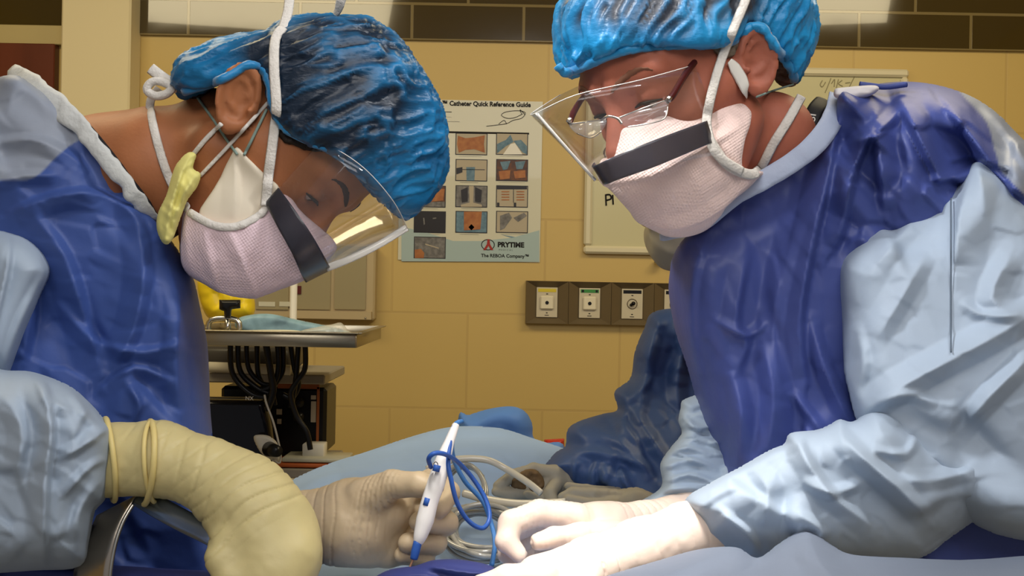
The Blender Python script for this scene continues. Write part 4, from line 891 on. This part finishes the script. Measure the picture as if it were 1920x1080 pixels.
MR = mesh('face_mask', *bbmesh(maskR, lo, hi, .002, pleatR), mask_r, RS, label='rose-white pleated surgical mask')
srf = [HR.sdf, capR, maskR]
mesh('mask_tie', *ribbon(hug(srf, densify([(1392, 322), (1345, 290), (1326, 240), (1330, 195), (1350, 120), (1375, 55), (1398, 0), (1410, -40)]), .0095), .0085, .0012, sub=2), tie_m, MR)
mesh('mask_tie', *ribbon(hug(srf, densify([(1330, 262), (1360, 305), (1400, 326), (1424, 318), (1450, 270), (1480, 222), (1503, 180)]), .0035), .0095, .0014, sub=2), tie_m, MR)
mesh('mask_elastic', *ribbon(hug(srf, densify([(1418, 182), (1450, 170), (1488, 158)]), .003), .002, .001, sub=2), elastic, RS)
lowm = hug(srf, [(1330, 262)], .01)[0][2]
rows = [((1386, 312, 1.0), (1330, 110, 1.0)), ((1355, 290, .975), (1300, 122, .975)), ((1240, 312, .93), (1200, 150, .925)), ((1160, 335, .925), (1080, 178, .915)), ((1116, 338, .955), (1005, 212, .935)), ((1112, 322, .99), (1000, 210, .97)), ((1130, 300, 1.06), (1050, 178, 1.05)), ((1180, 290, 1.12), (1110, 150, 1.11))]
V, Fa, g = grid_sheet(rows, .0005); mesh('face_shield', V, Fa, film, MR)
V, Fa, g = grid_sheet([((1338, 266, .968), (1326, 226, .968)), ((1240, 308, .925), (1228, 262, .925)), ((1165, 335, .92), (1150, 294, .918)), ((1134, 346, .932), (1112, 312, .932)), ((1128, 338, .96), (1112, 306, .96))], .0016); mesh('shield_band', V, Fa, band, MR)
mesh('shield_edge', *tube([P(*b) for a, b in rows[:7]], .0004, 6, 6), MATS['film_edge'], MR)
mesh('shield_edge', *tube([P(*a) for a in ((1116, 338, .955), (1060, 275, .94), (1005, 212, .935))], .0014, 6, 6), MATS['film_edge'], MR)
mesh('shield_edge', *tube([P(*a) for a in hug([HR.sdf], [(1368, 114), (1378, 128), (1390, 148), (1398, 168), (1401, 182)], .008)], [.003, .0062, .0065, .005, .002], 8, 6, flat=(.2, (.2, -1, .2))), MATS['film_lip_glint'], MR, label='bright reflection on the end of the clear shield, made as a strip')  # film reflection shaped as an opaque pale strip
# glasses
gold = mat('dark_red_temple', (.055, .008, .008), .25); wire = mat('silver_wire', (.6, .55, .5), .2, metal=1); lensm = shield_mat('lens_glass', (.9, .9, .9), .07, .03)
GS = mesh('glasses_bridge', *tube([P(*a) for a in ((1128, 226, .952), (1140, 218, .945), (1158, 222, .94), (1166, 232, .938))], .0012, 8, 5), wire, RS)
GS.name = 'glasses'; ORG['glasses'] = ORG[list(ORG)[-1]]
def lens(pts, nrm): return plate([P(*a) for a in [tuple(q) for q in cr(pts, 5)]], nrm, .0016)
nl = lens([(1158, 222, .942), (1200, 205, .937), (1248, 188, .94), (1252, 200, .94), (1246, 222, .938), (1215, 232, .935), (1176, 238, .936)], (.3, -1, -.3))
mesh('lens', *nl, lensm, GS)
mesh('lens', *lens([(1068, 232, .985), (1100, 228, .968), (1136, 224, .955), (1128, 246, .955), (1108, 258, .962), (1082, 250, .975)], (-.4, -1, -.3)), lensm, GS)
for pts in ([(1158, 222, .941), (1200, 205, .936), (1248, 188, .939)], [(1252, 200, .939), (1246, 222, .937), (1215, 232, .934), (1176, 238, .935)], [(1068, 232, .984), (1100, 228, .967), (1136, 224, .954)], [(1128, 246, .954), (1108, 258, .961), (1082, 250, .974)]):
    mesh('lens_rim', *tube([P(*a) for a in pts], .0007, 6, 5), wire, GS)
mesh('temple', *tube([P(*a) for a in ((1250, 190, .942), (1262, 178, .948), (1285, 140, .965), (1308, 112, .98), (1345, 92, 1.0))], [.0026, .0034, .0034, .0030, .0026], 8, 5, flat=(.5, (.5, -1, 0))), gold, GS)
mesh('temple', *tube([P(*a) for a in ((1068, 232, .985), (1074, 214, .995), (1088, 190, 1.02), (1100, 176, 1.06))], [.0028, .0034, .0030, .0026], 8, 5, flat=(.5, (.5, -1, 0))), gold, GS)
for a in ((1252, 190, .94), (1066, 230, .984)): mesh('hinge', *tube([P(*a), P(a[0]+4, a[1]-9, a[2])], .0026, 8, 1), wire, GS)
# lanyard and gown
LY = mesh('lanyard', *ribbon([(1545, 188, 1.12), (1530, 205, 1.10), (1516, 240, 1.09), (1508, 280, 1.10), (1506, 320, 1.12)], .017, .002, (-.3, -1, .1)), mat('black_strap', (.012, .011, .012), .6), RS)
for s, x, y, Y in (('TSI', 1524, 222, 1.088), ('YA', 1512, 275, 1.088)):
    r = P(x+1.5, y-10, Y)-P(x, y, Y); r /= np.linalg.norm(r); u = np.array([-r[2], 0, r[0]]); text(s, .012, P(x+4, y+6, Y), white, LY, th=.0003, right=r, up=u, align='CENTER')
colR = [(1236, 446), (1275, 432), (1320, 412), (1375, 368), (1430, 338), (1485, 305), (1530, 268), (1560, 225), (1572, 182)]
gp = [(1262, 480), (1285, 445), (1330, 418), (1380, 378), (1435, 346), (1490, 312), (1535, 275), (1565, 228), (1574, 172), (1610, 168), (1640, 158), (1700, 153), (1760, 160), (1820, 180), (1870, 212), (1920, 262), (2000, 330), (2120, 460), (2150, 900), (2120, 1200), (1500, 1200), (1350, 1100), (1345, 880), (1318, 800), (1292, 700), (1266, 620), (1254, 550), (1256, 510)]
fl = [([(1572, 200), (1552, 330), (1520, 470), (1500, 600), (1510, 720)], .024, 44, 12), ([(1500, 400), (1470, 500), (1450, 620), (1470, 760)], .010, 34, 20), ([(1640, 230), (1600, 320), (1580, 420), (1560, 470)], .030, 40, 12), ([(1640, 235), (1650, 300), (1660, 400)], .022, 14, 34), ([(1690, 190), (1730, 270), (1770, 350)], .026, 14, 36), ([(1690, 200), (1660, 235), (1600, 270)], .020, 20, 16), ([(1760, 176), (1810, 240), (1850, 320)], .026, 14, 40), ([(1330, 430), (1300, 520), (1298, 640), (1330, 780)], .010, 22, 14), ([(1400, 480), (1380, 600), (1400, 640), (1380, 700)], .012, 30, 12), ([(1430, 640), (1450, 740), (1440, 860)], .020, 26, 40), ([(1370, 690), (1390, 780), (1380, 880)], .014, 24, 24), ([(1520, 600), (1550, 700), (1600, 800)], .018, 24, 20), ([(1480, 730), (1520, 780), (1550, 820)], .010, 14, 14), ([(1440, 600), (1400, 630), (1340, 600)], .008, 16, 10), ([(1740, 340), (1800, 330), (1850, 310)], .012, 20, 14), ([(1840, 190), (1890, 250), (1940, 330)], .022, 14, 34)]
sh = [(1560, 150), (2050, 150), (2050, 500), (1560, 480)]
V, Fa = pillow(gp, lambda x, y: 1.20+.0*x, .15, 90, 4, folds=fl, crumple=[(.017, 150, 92, 2.6, 11), (.034, 82, 50, 2.0, 12, sh), (.012, 38, 35, 1.8, 14, sh), (.002, 40, 60, 1.8, 13)], keep=[(colR, .8, 60)], Tb=.15)
fx, fy = unP(V); GR = mesh('gown', V, Fa, covered(mat('violet_gown_cloth_grey_shoulder', (.055, .078, .265), .46, .4, var=.10, vscale=9, bump=.35, bscale=45), (.25, .28, .34)), RS); tint(GR, np.clip(.5+.3*sdpoly(fx, fy, cr([(1775, 120), (1800, 172), (1850, 230), (1868, 290), (1905, 350), (2160, 560), (2300, 400), (2000, 120)], 4)), 0, 1))  # grey-blue mixed into the gown colour on the outer shoulder
cbr = [(x, y, Y) for (x, y), Y in zip(colR, (1.09, 1.07, 1.055, 1.045, 1.04, 1.04, 1.045, 1.07, 1.11))]
V, Fa = tube([P(*a) for a in cbr], [.004, .008, .010, .010, .010, .010, .011, .011, .011], 10, 8, flat=(.22, (.2, -1, .3))); V += .0011*noise(V, 110)[:, None]
mesh('collar_binding', V, Fa, trimm, GR)
mesh('neck_tab', *pillow([(1565, 168), (1580, 164), (1640, 160), (1645, 172), (1612, 186), (1568, 184)], 1.08, .012, 8, 3, crumple=[(.004, 14, 0, 2)]), mat('white_tab', (.72, .68, .68), .6), GR)
mesh('tie_string', *tube([P(x, y, 1.10) for x, y in ((1612, 158), (1630, 160), (1660, 163), (1700, 158))], .003, 8, 5), gown_r, GR)
# near sleeve
up_ = pillow([(1566, 492), (1600, 452), (1640, 425), (1700, 398), (1745, 378), (1790, 345), (1828, 302), (1870, 318), (1930, 372), (2040, 470), (2130, 700), (2130, 1000), (1900, 1010), (1760, 940), (1640, 860), (1605, 790), (1590, 735), (1580, 690), (1572, 600), (1564, 540)], lambda x, y: 1.100-.06*np.clip((y-450)/500, 0, 1), .10, 90, 4,
             folds=[([(1828, 305), (1800, 400), (1790, 500)], .020, 14, 60), ([(1750, 370), (1700, 430), (1640, 500)], .012, 20, 26), ([(1740, 470), (1690, 560), (1640, 640)], .012, 40, 24), ([(1900, 470), (1860, 560), (1930, 600)], .014, 30, 30), ([(1990, 560), (1850, 640), (1700, 720), (1610, 780)], .020, 40, 30), ([(1960, 640), (1860, 740), (1790, 820)], .018, 30, 26), ([(1640, 760), (1700, 740), (1760, 760)], .010, 16, 14), ([(1800, 560), (1840, 590), (1920, 590)], .010, 16, 14), ([(1600, 600), (1620, 680), (1600, 760)], .010, 40, 16)],
             crumple=[(.026, 150, 60, 1.7, 21), (.002, 36, 20, 1.5, 22)])
fo_ = pillow([(1284, 938), (1330, 906), (1390, 874), (1440, 845), (1470, 832), (1482, 812), (1530, 806), (1555, 796), (1575, 786), (1600, 790), (1640, 764), (1690, 772), (1760, 812), (1850, 846), (1930, 880), (2130, 930), (2130, 1000), (1930, 900), (1850, 960), (1780, 1010), (1740, 1040), (1700, 1050), (1600, 1052), (1500, 1046), (1440, 1048), (1400, 1046), (1320, 1024), (1300, 985)], lambda x, y: .995+.05*np.clip((x-1500)/500, 0, 1), .075, 75, 4, smooth=True,
             folds=[([(1290, 940), (1380, 890), (1450, 850), (1500, 830)], .012, 16, 26), ([(1500, 815), (1505, 850), (1560, 930), (1640, 990)], .020, 30, 16), ([(1560, 800), (1620, 860), (1700, 930), (1760, 1000)], .022, 30, 22), ([(1640, 768), (1720, 800), (1850, 850), (2000, 920)], .014, 14, 40), ([(1410, 880), (1440, 920), (1430, 990)], .012, 20, 30), ([(1500, 900), (1560, 925), (1620, 905)], .012, 14, 18), ([(1350, 960), (1400, 1000), (1420, 1040)], .014, 20, 14), ([(1680, 900), (1760, 900), (1850, 870)], .010, 20, 26), ([(1490, 960), (1540, 1000), (1500, 1040)], .012, 20, 18), ([(1620, 840), (1700, 850), (1720, 800)], .008, 14, 12), ([(1300, 960), (1340, 930), (1400, 900)], .006, 12, 12)],
             crumple=[(.019, 110, 30, 1.8, 31), (.002, 30, 60, 1.5, 32)])
SR = mesh('sleeve', *mergeq([up_, fo_]), gown_l, RS, label='pale blue sleeve of the near arm')
mesh('seam', *tube([P(*a) for a in top_at(up_[0], [(1783, y) for y in range(372, 665, 24)], -.0001)], .0007, 6, 3), mat('seam_thread', (.10, .13, .17), .7), SR, label='dark vertical seam')
# far sleeve, gathered
V, Fa = pillow([(1284, 748), (1340, 740), (1400, 800), (1410, 900), (1310, 940), (1260, 960), (1200, 985), (1160, 985), (1165, 965), (1200, 940), (1240, 912), (1238, 870), (1258, 838), (1278, 812), (1272, 790), (1276, 766)], lambda x, y: 1.20-.06*np.clip((y-760)/150, 0, 1), .045, 26, 3,
               folds=[([(1245, 850), (1290, 840), (1330, 850)], .010, 9, 7), ([(1240, 878), (1290, 862), (1340, 878)], .010, 9, 7), ([(1245, 905), (1290, 890), (1345, 905)], .010, 9, 7), ([(1180, 960), (1240, 922), (1300, 915)], .010, 8, 8), ([(1190, 975), (1250, 945), (1310, 930)], .008, 8, 8), ([(1272, 770), (1300, 800), (1340, 810)], .010, 8, 10), ([(1262, 826), (1300, 818), (1350, 834)], .010, 8, 8)], crumple=[(.008, 22, 0, 2.2, 3)])
mesh('sleeve', V, Fa, mat('light_blue_sleeve_cloth', (.36, .45, .56), .55, .3, bump=.4, bscale=40), RS, label='light blue gathered sleeve of the far arm')
# far glove: bent fingers
V, Fa = hand_mesh([[(1290, 960, 1.10, 40), (1200, 985, 1.075, 40), (1120, 985, 1.055, 38)], [(1150, 985, 1.06, 36), (1060, 980, 1.045, 34)]],
                  [[(1080, 972, 1.04, 30), (1010, 962, 1.03, 25), (958, 982, 1.02, 24), (950, 1015, 1.01, 21), (974, 1040, 1.005, 16)],
                   [(1070, 985, 1.06, 26), (1000, 975, 1.06, 23), (955, 1000, 1.05, 21), (952, 1040, 1.04, 18), (975, 1060, 1.03, 15)],
                   [(1070, 1000, 1.075, 24), (1000, 1000, 1.08, 21), (965, 1025, 1.07, 19), (968, 1060, 1.06, 16)],
                   [(1070, 1010, 1.09, 22), (1010, 1020, 1.09, 18), (985, 1045, 1.08, 16), (990, 1070, 1.07, 14)],
                   [(1150, 1005, 1.03, 30), (1085, 1004, 1.005, 24), (1040, 1008, .995, 20), (1010, 1016, .99, 17)]],
                  kp=.015, kf=.006, wr=[(1110, 970, 1.04, 960, 990, 1.02, 620), (1290, 960, 1.1, 1150, 985, 1.06, 330)], wrn=.0008)
mesh('glove', V, Fa, glove_p, RS, label='cream glove with bent fingers at the wound')
# near glove
V, Fa = hand_mesh([[(1345, 985, .975, 46), (1290, 998, .965, 52), (1200, 1030, .95, 54), (1110, 1062, .935, 50)], [(1110, 1062, .935, 50), (1010, 1088, .925, 46)], [(1110, 1070, .95, 48), (1020, 1110, .95, 44)]],
                  [[(1020, 1082, .905, 32), (950, 1085, .90, 26), (905, 1100, .90, 22), (880, 1125, .905, 18)], [(1010, 1095, .93, 30), (930, 1098, .93, 25), (890, 1120, .93, 21), (875, 1150, .93, 17)], [(1010, 1115, .95, 28), (940, 1122, .955, 23), (905, 1148, .95, 19), (900, 1175, .945, 16)], [(1020, 1135, .965, 24), (960, 1148, .97, 20), (935, 1172, .965, 16)], [(1090, 1100, .90, 32), (1030, 1125, .885, 25), (985, 1150, .885, 20)]],
                  kp=.015, kf=.008, wr=[(1320, 990, .97, 1080, 1070, .93, 210)], wrn=.0016)
GN = mesh('glove', V, Fa, glove_p, RS, label='bright cream glove on the near hand')
mesh('glove_cuff_bead', *tube(ringp(1318, 985, .972, -8, 48, .022, tilt=14), .002, 8, 3, closed=True), MATS['yellow_latex'], GN)

# ============================================================ ASSISTANT BEHIND
AS = thing('person', 'assistant mostly hidden behind the right surgeon, in a crumpled blue gown with greyish gloves', 'person', (.30, 1.65, 0))
HA = Head((-.8, -.45, -.40), (-.35, -.1, .93), (.283, 1.62, .155), [(pc([(1350, 440, 1.64, 60), (1400, 560, 1.70, 80), (1340, 800, 1.7, 150)]), .03)])
lo, hi = box_of([(1050, 150, 1.62), (1600, 950, 1.62)], .02); lo[1] = 1.45; hi[1] = 1.85
bodyA = mesh('body', *bbmesh(HA.sdf, lo, hi, .004), skin2, AS)
mA = lambda p: ell(HA.l(p), (0, .05, -.055), (.068, .075, .062))
c = HA.w([(0, .05, -.055)])[0]
mesh('face_mask', *bbmesh(mA, c-.1, c+.1, .003, lambda V: .002*noise(V, 60)), mat('cream_mask', (.50, .45, .34), .7), AS)
cA = HA.w([(0, 0, .07)])[0]; mesh('surgical_cap', *bbmesh(lambda p: smax(ell(HA.l(p), (0, 0, .065), (.090, .115, .09)), .03-HA.l(p)[:, 2], .01), cA-.14, cA+.14, .003, capwr(cA, .5)), cap_r, AS)
V, Fa = pillow([(1225, 585), (1290, 575), (1420, 560), (1560, 640), (1560, 1000), (1240, 1000), (1180, 960), (1050, 900), (1020, 880), (1040, 850), (1060, 835), (1064, 806), (1085, 790), (1130, 776), (1158, 768), (1152, 735), (1182, 708), (1190, 660), (1208, 615)], lambda x, y: 1.52-.16*np.clip((y-700)/250, 0, 1), .08, 55, 4,
               folds=[([(1240, 590), (1215, 680), (1200, 780)], .016, 24, 16), ([(1160, 740), (1200, 790), (1260, 880)], .016, 22, 16), ([(1090, 795), (1160, 830), (1230, 900)], .014, 22, 16), ([(1290, 620), (1270, 720), (1280, 820)], .014, 22, 22), ([(1060, 850), (1130, 850), (1230, 880)], .012, 14, 14), ([(1080, 860), (1075, 900), (1090, 930)], .010, 9, 9), ([(1120, 860), (1110, 900), (1120, 930)], .010, 9, 9), ([(1160, 870), (1170, 900), (1190, 930)], .010, 9, 9)], crumple=[(.018, 60, 60, 1.6, 41), (.004, 24, 10, 1.5, 42)])
mesh('gown', V, Fa, mat('mid_blue_gown_cloth', (.05, .10, .26), .5, .35, var=.1, vscale=8, bump=.35, bscale=45), AS)
V, Fa = hand_mesh([[(1080, 905, 1.36, 26), (1040, 895, 1.35, 22)]], [[(1040, 888, 1.345, 15), (1000, 880, 1.34, 12), (960, 892, 1.335, 12), (935, 912, 1.33, 11)], [(1040, 905, 1.345, 15), (990, 922, 1.33, 13), (955, 926, 1.33, 12), (930, 922, 1.325, 9)], [(1045, 905, 1.34, 14), (1030, 925, 1.32, 13), (1037, 945, 1.31, 11)], [(1045, 915, 1.34, 13), (1010, 935, 1.32, 11), (988, 926, 1.31, 8)], [(1060, 890, 1.36, 12), (1010, 885, 1.37, 9), (980, 890, 1.37, 8)]], h=.002, wr=[(1000, 880, 1.34, 940, 905, 1.33, 500)])
mesh('glove', V, Fa, glove_g, AS, label='greyish glove with splayed fingers')
V, Fa = hand_mesh([[(1250, 970, 1.28, 34), (1190, 950, 1.29, 32), (1150, 945, 1.30, 26)]], [[(1150, 932, 1.29, 16), (1110, 928, 1.28, 14), (1075, 926, 1.28, 13), (1055, 932, 1.28, 10)], [(1150, 945, 1.28, 16), (1110, 948, 1.27, 13), (1065, 938, 1.27, 10)], [(1150, 950, 1.27, 15), (1120, 960, 1.26, 12), (1090, 958, 1.26, 9)], [(1160, 960, 1.26, 14), (1130, 970, 1.25, 11), (1110, 970, 1.25, 8)], [(1160, 925, 1.31, 13), (1100, 918, 1.31, 10), (1065, 912, 1.31, 8)]], h=.002, wr=[(1220, 960, 1.28, 1140, 945, 1.3, 400)])
mesh('glove', V, Fa, glove_g, AS, label='greyish glove with fingers pointing left')
# ============================================================ TABLE, DRAPES, INSTRUMENTS
drp = mat('light_blue_drape_cloth', (.34, .49, .78), .6, .25, var=.05, vscale=8, bump=.35, bscale=35)
drg = mat('grey_blue_drape_cloth', (.17, .20, .26), .6, .25, var=.05, vscale=8, bump=.3, bscale=35)
drn = mat('navy_drape_cloth', (.03, .04, .16), .55, .3, bump=.3, bscale=35)
TB = thing('operating_table', 'operating table hidden under the blue surgical drapes', 'table', (.1, 1.25, 0))
mesh('table_top', *box((-.10, 1.48, .93), (.52, 1.14, .08), .01), mat('table_vinyl', (.03, .03, .035), .4), TB, False)
mesh('column', *box((-.1, 1.48, .47), (.3, .3, .86), .02), steel, TB, False)
mesh('base', *box((-.1, 1.48, .03), (.45, .9, .06), .02), steel, TB, False)
# main drape rises over the patient behind the field
V, Fa = pillow([(420, 985), (520, 918), (560, 893), (620, 868), (690, 846), (760, 822), (830, 803), (880, 799), (940, 803), (1000, 822), (1050, 838), (1120, 862), (1300, 900), (1400, 960), (1400, 1250), (300, 1250), (300, 1080)], lambda x, y: 1.75-.52*np.clip((y-820)/240, 0, 1.4), .10, 60, 4,
               folds=[([(560, 915), (620, 890), (700, 880)], .030, 16, 12), ([(600, 940), (660, 900), (700, 905)], .028, 14, 10), ([(640, 930), (740, 890), (800, 900)], .016, 16, 12), ([(780, 860), (880, 840), (1000, 850)], .014, 40, 30), ([(620, 900), (660, 935), (720, 940)], .024, 14, 10), ([(600, 1075), (720, 1062), (780, 1080)], .01, 16, 10)], crumple=[(.024, 90, 10, 2, 51), (.005, 34, 30, 1.6, 52)], Tb=.02)
mesh('surgical_drape', V, Fa, drp, label='light blue drape spread over the patient in the middle', cat='drape')
V, Fa = pillow([(858, 792), (880, 778), (920, 766), (960, 762), (985, 772), (998, 795), (1000, 820), (1020, 830), (1060, 845), (1030, 1000), (860, 1000)], 1.88, .06, 40, 4, folds=[([(890, 800), (930, 775), (970, 785)], .008, 20, 14)], crumple=[(.01, 50, 10, 1.6, 3)])
mesh('folded_drape', V, Fa, mat('mid_blue_drape_cloth', (.10, .24, .62), .6), label='darker blue bunched drape rising behind the light blue one', cat='drape')
V, Fa = pillow([(1020, 824), (1058, 822), (1062, 990), (1022, 990)], 1.97, .03, 10, 4, smooth=False, n=1)
mesh('red_container', V, Fa, mat('red_plastic', (.45, .03, .015), .4), label='small red container glimpsed behind the drape by the assistant\'s elbow', cat='container')
V, Fa = pillow([(1060, 1110), (1130, 1082), (1230, 1052), (1310, 1030), (1380, 1026), (1420, 1046), (1462, 1018), (1512, 990), (1560, 1022), (1600, 1040), (1700, 1046), (1800, 1050), (2080, 1056), (2080, 1260), (1060, 1260)], lambda x, y: .93-.10*np.clip((y-1000)/120, 0, 1.5), .05, 60, 4, folds=[([(1512, 992), (1540, 1060), (1600, 1120)], .014, 40, 40), ([(1380, 1030), (1300, 1060), (1200, 1100)], .008, 30, 20)], crumple=[(.008, 90, 0, 2, 61)], Tb=.01)
mesh('surgical_drape', V, Fa, drg, label='grey-blue drape across the lower right foreground', cat='drape')
V, Fa = pillow([(690, 1110), (720, 1072), (780, 1060), (815, 1050), (870, 1050), (930, 1066), (960, 1110), (960, 1240), (690, 1240)], .99, .03, 24, 3, folds=[([(800, 1060), (860, 1072), (930, 1078)], .008, 8, 6), ([(720, 1082), (800, 1080), (880, 1100)], .006, 8, 6)])
mesh('wound_drape', V, Fa, drn, label='dark violet-blue drape at the wound below the pen tip', cat='drape')
V, Fa = pillow([(-150, 1040), (150, 1056), (400, 1070), (560, 1066), (600, 1090), (600, 1240), (-150, 1240)], 1.0, .06, 24, 5, crumple=[(.006, 60, 0, 2, 71)])
mesh('surgical_drape', V, Fa, drn, label='navy drape along the lower left edge under the fist', cat='drape')
# white light-blue patch under pen hand
# retractor in the near fist
RT = thing('retractor', 'curved steel retractor gripped by the near gloved fist', 'retractor', P(300, 1000, .95))
brs = mat('brushed_retractor_steel', (.50, .44, .36), .28, metal=.95, bump=.1, bscale=120, stretch=(.1, 1, 1))
rows = [((186, 968, .95), (262, 930, .93)), ((172, 1000, .945), (244, 955, .925)), ((158, 1030, .94), (228, 985, .92)), ((146, 1062, .935), (214, 1030, .915)), ((142, 1090, .93), (206, 1090, .915)), ((150, 1130, .93), (210, 1140, .92))]
V, Fa, g = grid_sheet(rows, .0028, 6, 6); mesh('blade', V, Fa, brs, RT)
mesh('handle', *tube([P(*a) for a in ((262, 930, .93), (300, 953, .915), (350, 980, .905), (400, 1004, .895), (440, 1026, .895))], .0095, 10, 5, flat=(.3, (.3, -1, .5))), mat('blue_reflecting_steel', (.22, .27, .38), .25, metal=.95), RT)
mesh('blade_edge', *tube([P(*r[1]) for r in rows], .0018, 8, 5), steel, RT)
# cautery pen
PN = thing('cautery_pen', 'slim white pen-like surgical tool with blue buttons held upright', 'surgical tool', P(768, 1070, .985))
yp = .992
mesh('barrel', *tube([P(*a) for a in ((855, 796, yp+.03), (842, 830, yp+.02), (830, 866, yp+.012), (818, 905, yp+.004), (806, 940, yp), (797, 975, yp-.002), (788, 1005, yp-.004), (783, 1020, yp-.004))], [.0032, .0048, .0075, .0082, .0078, .0082, .0062, .0036], 16, 6), mat('white_pen_plastic', (.80, .78, .76), .3), PN)
bluep = mat('blue_plastic', (.03, .10, .38), .35)
mesh('tip_collar', *tube([P(*a) for a in ((784, 1014, yp-.005), (779, 1034, yp-.006), (776, 1048, yp-.006))], [.0040, .0040, .0034], 12, 3), bluep, PN)
mesh('electrode', *tube([P(*a) for a in ((776, 1046, yp-.006), (770, 1060, yp-.007), (765, 1074, yp-.008))], [.0012, .0010, .0006], 8, 3), mat('copper_tip', (.55, .30, .18), .3, metal=.6), PN)
for a, b in (((803, 934), (799, 948)), ((820, 872), (817, 884))): mesh('button', *tube([P(a[0], a[1], yp-.0045), P(b[0], b[1], yp-.0055)], .0034, 10, 1), bluep, PN)
mesh('barrel_mark', *tube([P(817+4*math.cos(t), 872+6*math.sin(t), yp-.004) for t in np.linspace(0, 6.28, 13)[:-1]], .0004, 6, 1, closed=True), black, PN)
cordp = [(850, 800, 1.02), (840, 860, 1.0), (846, 900, .995), (858, 945, 1.0), (880, 978, 1.01), (905, 990, 1.02), (918, 970, 1.03), (910, 935, 1.04), (885, 895, 1.04), (858, 866, 1.02), (835, 852, .985), (815, 850, .975), (804, 860, .978), (808, 876, .99)]
mesh('blue_cord', *tube([P(*a) for a in cordp], .0022, 10, 8), bluep, label='thin blue cord looping from the pen-like tool', cat='cord', group='blue cord loops')
mesh('blue_cord', *tube([P(*a) for a in ((866, 790, 1.05), (852, 800, 1.04), (848, 850, 1.06), (870, 900, 1.07), (905, 940, 1.08), (922, 985, 1.08), (928, 1020, 1.06), (922, 1060, 1.04))], .0024, 10, 8), mat('pale_blue_plastic', (.06, .20, .50), .3), label='second blue cord running down behind the looped one', cat='cord', group='blue cord loops')
# coiled clear tubing
tubm = mat('clear_grey_tubing', (.34, .33, .29), .12, .7, coat=.6)
rng = random.Random(5); pts = []
for k in range(9):
    cx, cy = 905+rng.uniform(-10, 10), 1000+rng.uniform(-8, 8); rx, ry = 62+rng.uniform(-12, 10), 42+rng.uniform(-8, 8)
    for j in range(10):
        t = 2*math.pi*j/10+.1*k; pts.append(P(cx+rx*math.cos(t)+6*math.sin(t), cy+ry*math.sin(t), 1.17-.05*math.sin(t)-.004*k+rng.uniform(-.003, .003)))
mesh('coiled_tubing', *tube(pts, .0028, 8, 4), tubm, label='clear grey tubing wound in a tight coil on the drape', cat='tubing')
pts = []
for k in range(3):
    for j in range(10):
        t = 2*math.pi*j/10; pts.append(P(868+38*math.cos(t)+3*k, 915+48*math.sin(t)*.95+3*k, 1.26-.04*math.sin(t)+.008*k))
mesh('coiled_tubing', *tube(pts, .0028, 8, 4), tubm, label='upright clear loop of tubing behind the pen-like tool', cat='tubing')
for pts, r, lb in (([(800, 880, 1.3), (850, 862, 1.3), (910, 862, 1.3), (950, 880, 1.3), (990, 905, 1.28), (1015, 925, 1.27)], .0042, 'thick pale tube arching over the drape above the coil'), ([(870, 925, 1.24), (920, 938, 1.22), (980, 945, 1.2), (1060, 942, 1.18)], .0046, 'thick pale tube running under the greyish gloves'), ([(875, 950, 1.22), (930, 958, 1.2), (1000, 962, 1.18)], .0034, 'thin pale tube just above the coil')):
    mesh('suction_tube', *tube([P(*a) for a in pts], r, 10, 8), mat('pale_tube', (.62, .58, .48), .2, .6, coat=.4) if 'pale_tube' not in MATS else MATS['pale_tube'], label=lb, cat='tubing')
V, Fa = pillow([(958, 900), (975, 884), (1000, 878), (1015, 890), (1022, 910), (1010, 925), (985, 925), (962, 918)], 1.335, .012, 10, 3, crumple=[(.006, 10, 30, 1, 3)])  # dark patch put in for the shaded gap between the gloves
mesh('shadow_patch', V, Fa, mat('brown_gap_shadow', (.10, .06, .025), .8, c2=(.22, .14, .07), vscale=60), label='brown patch standing for the shadowed gap between the greyish gloves', cat='shadow_patch')
V, Fa = tube([P(*a) for a in ((780, 893, 1.42), (790, 878, 1.42), (792, 872, 1.42))], .01, 10, 4)
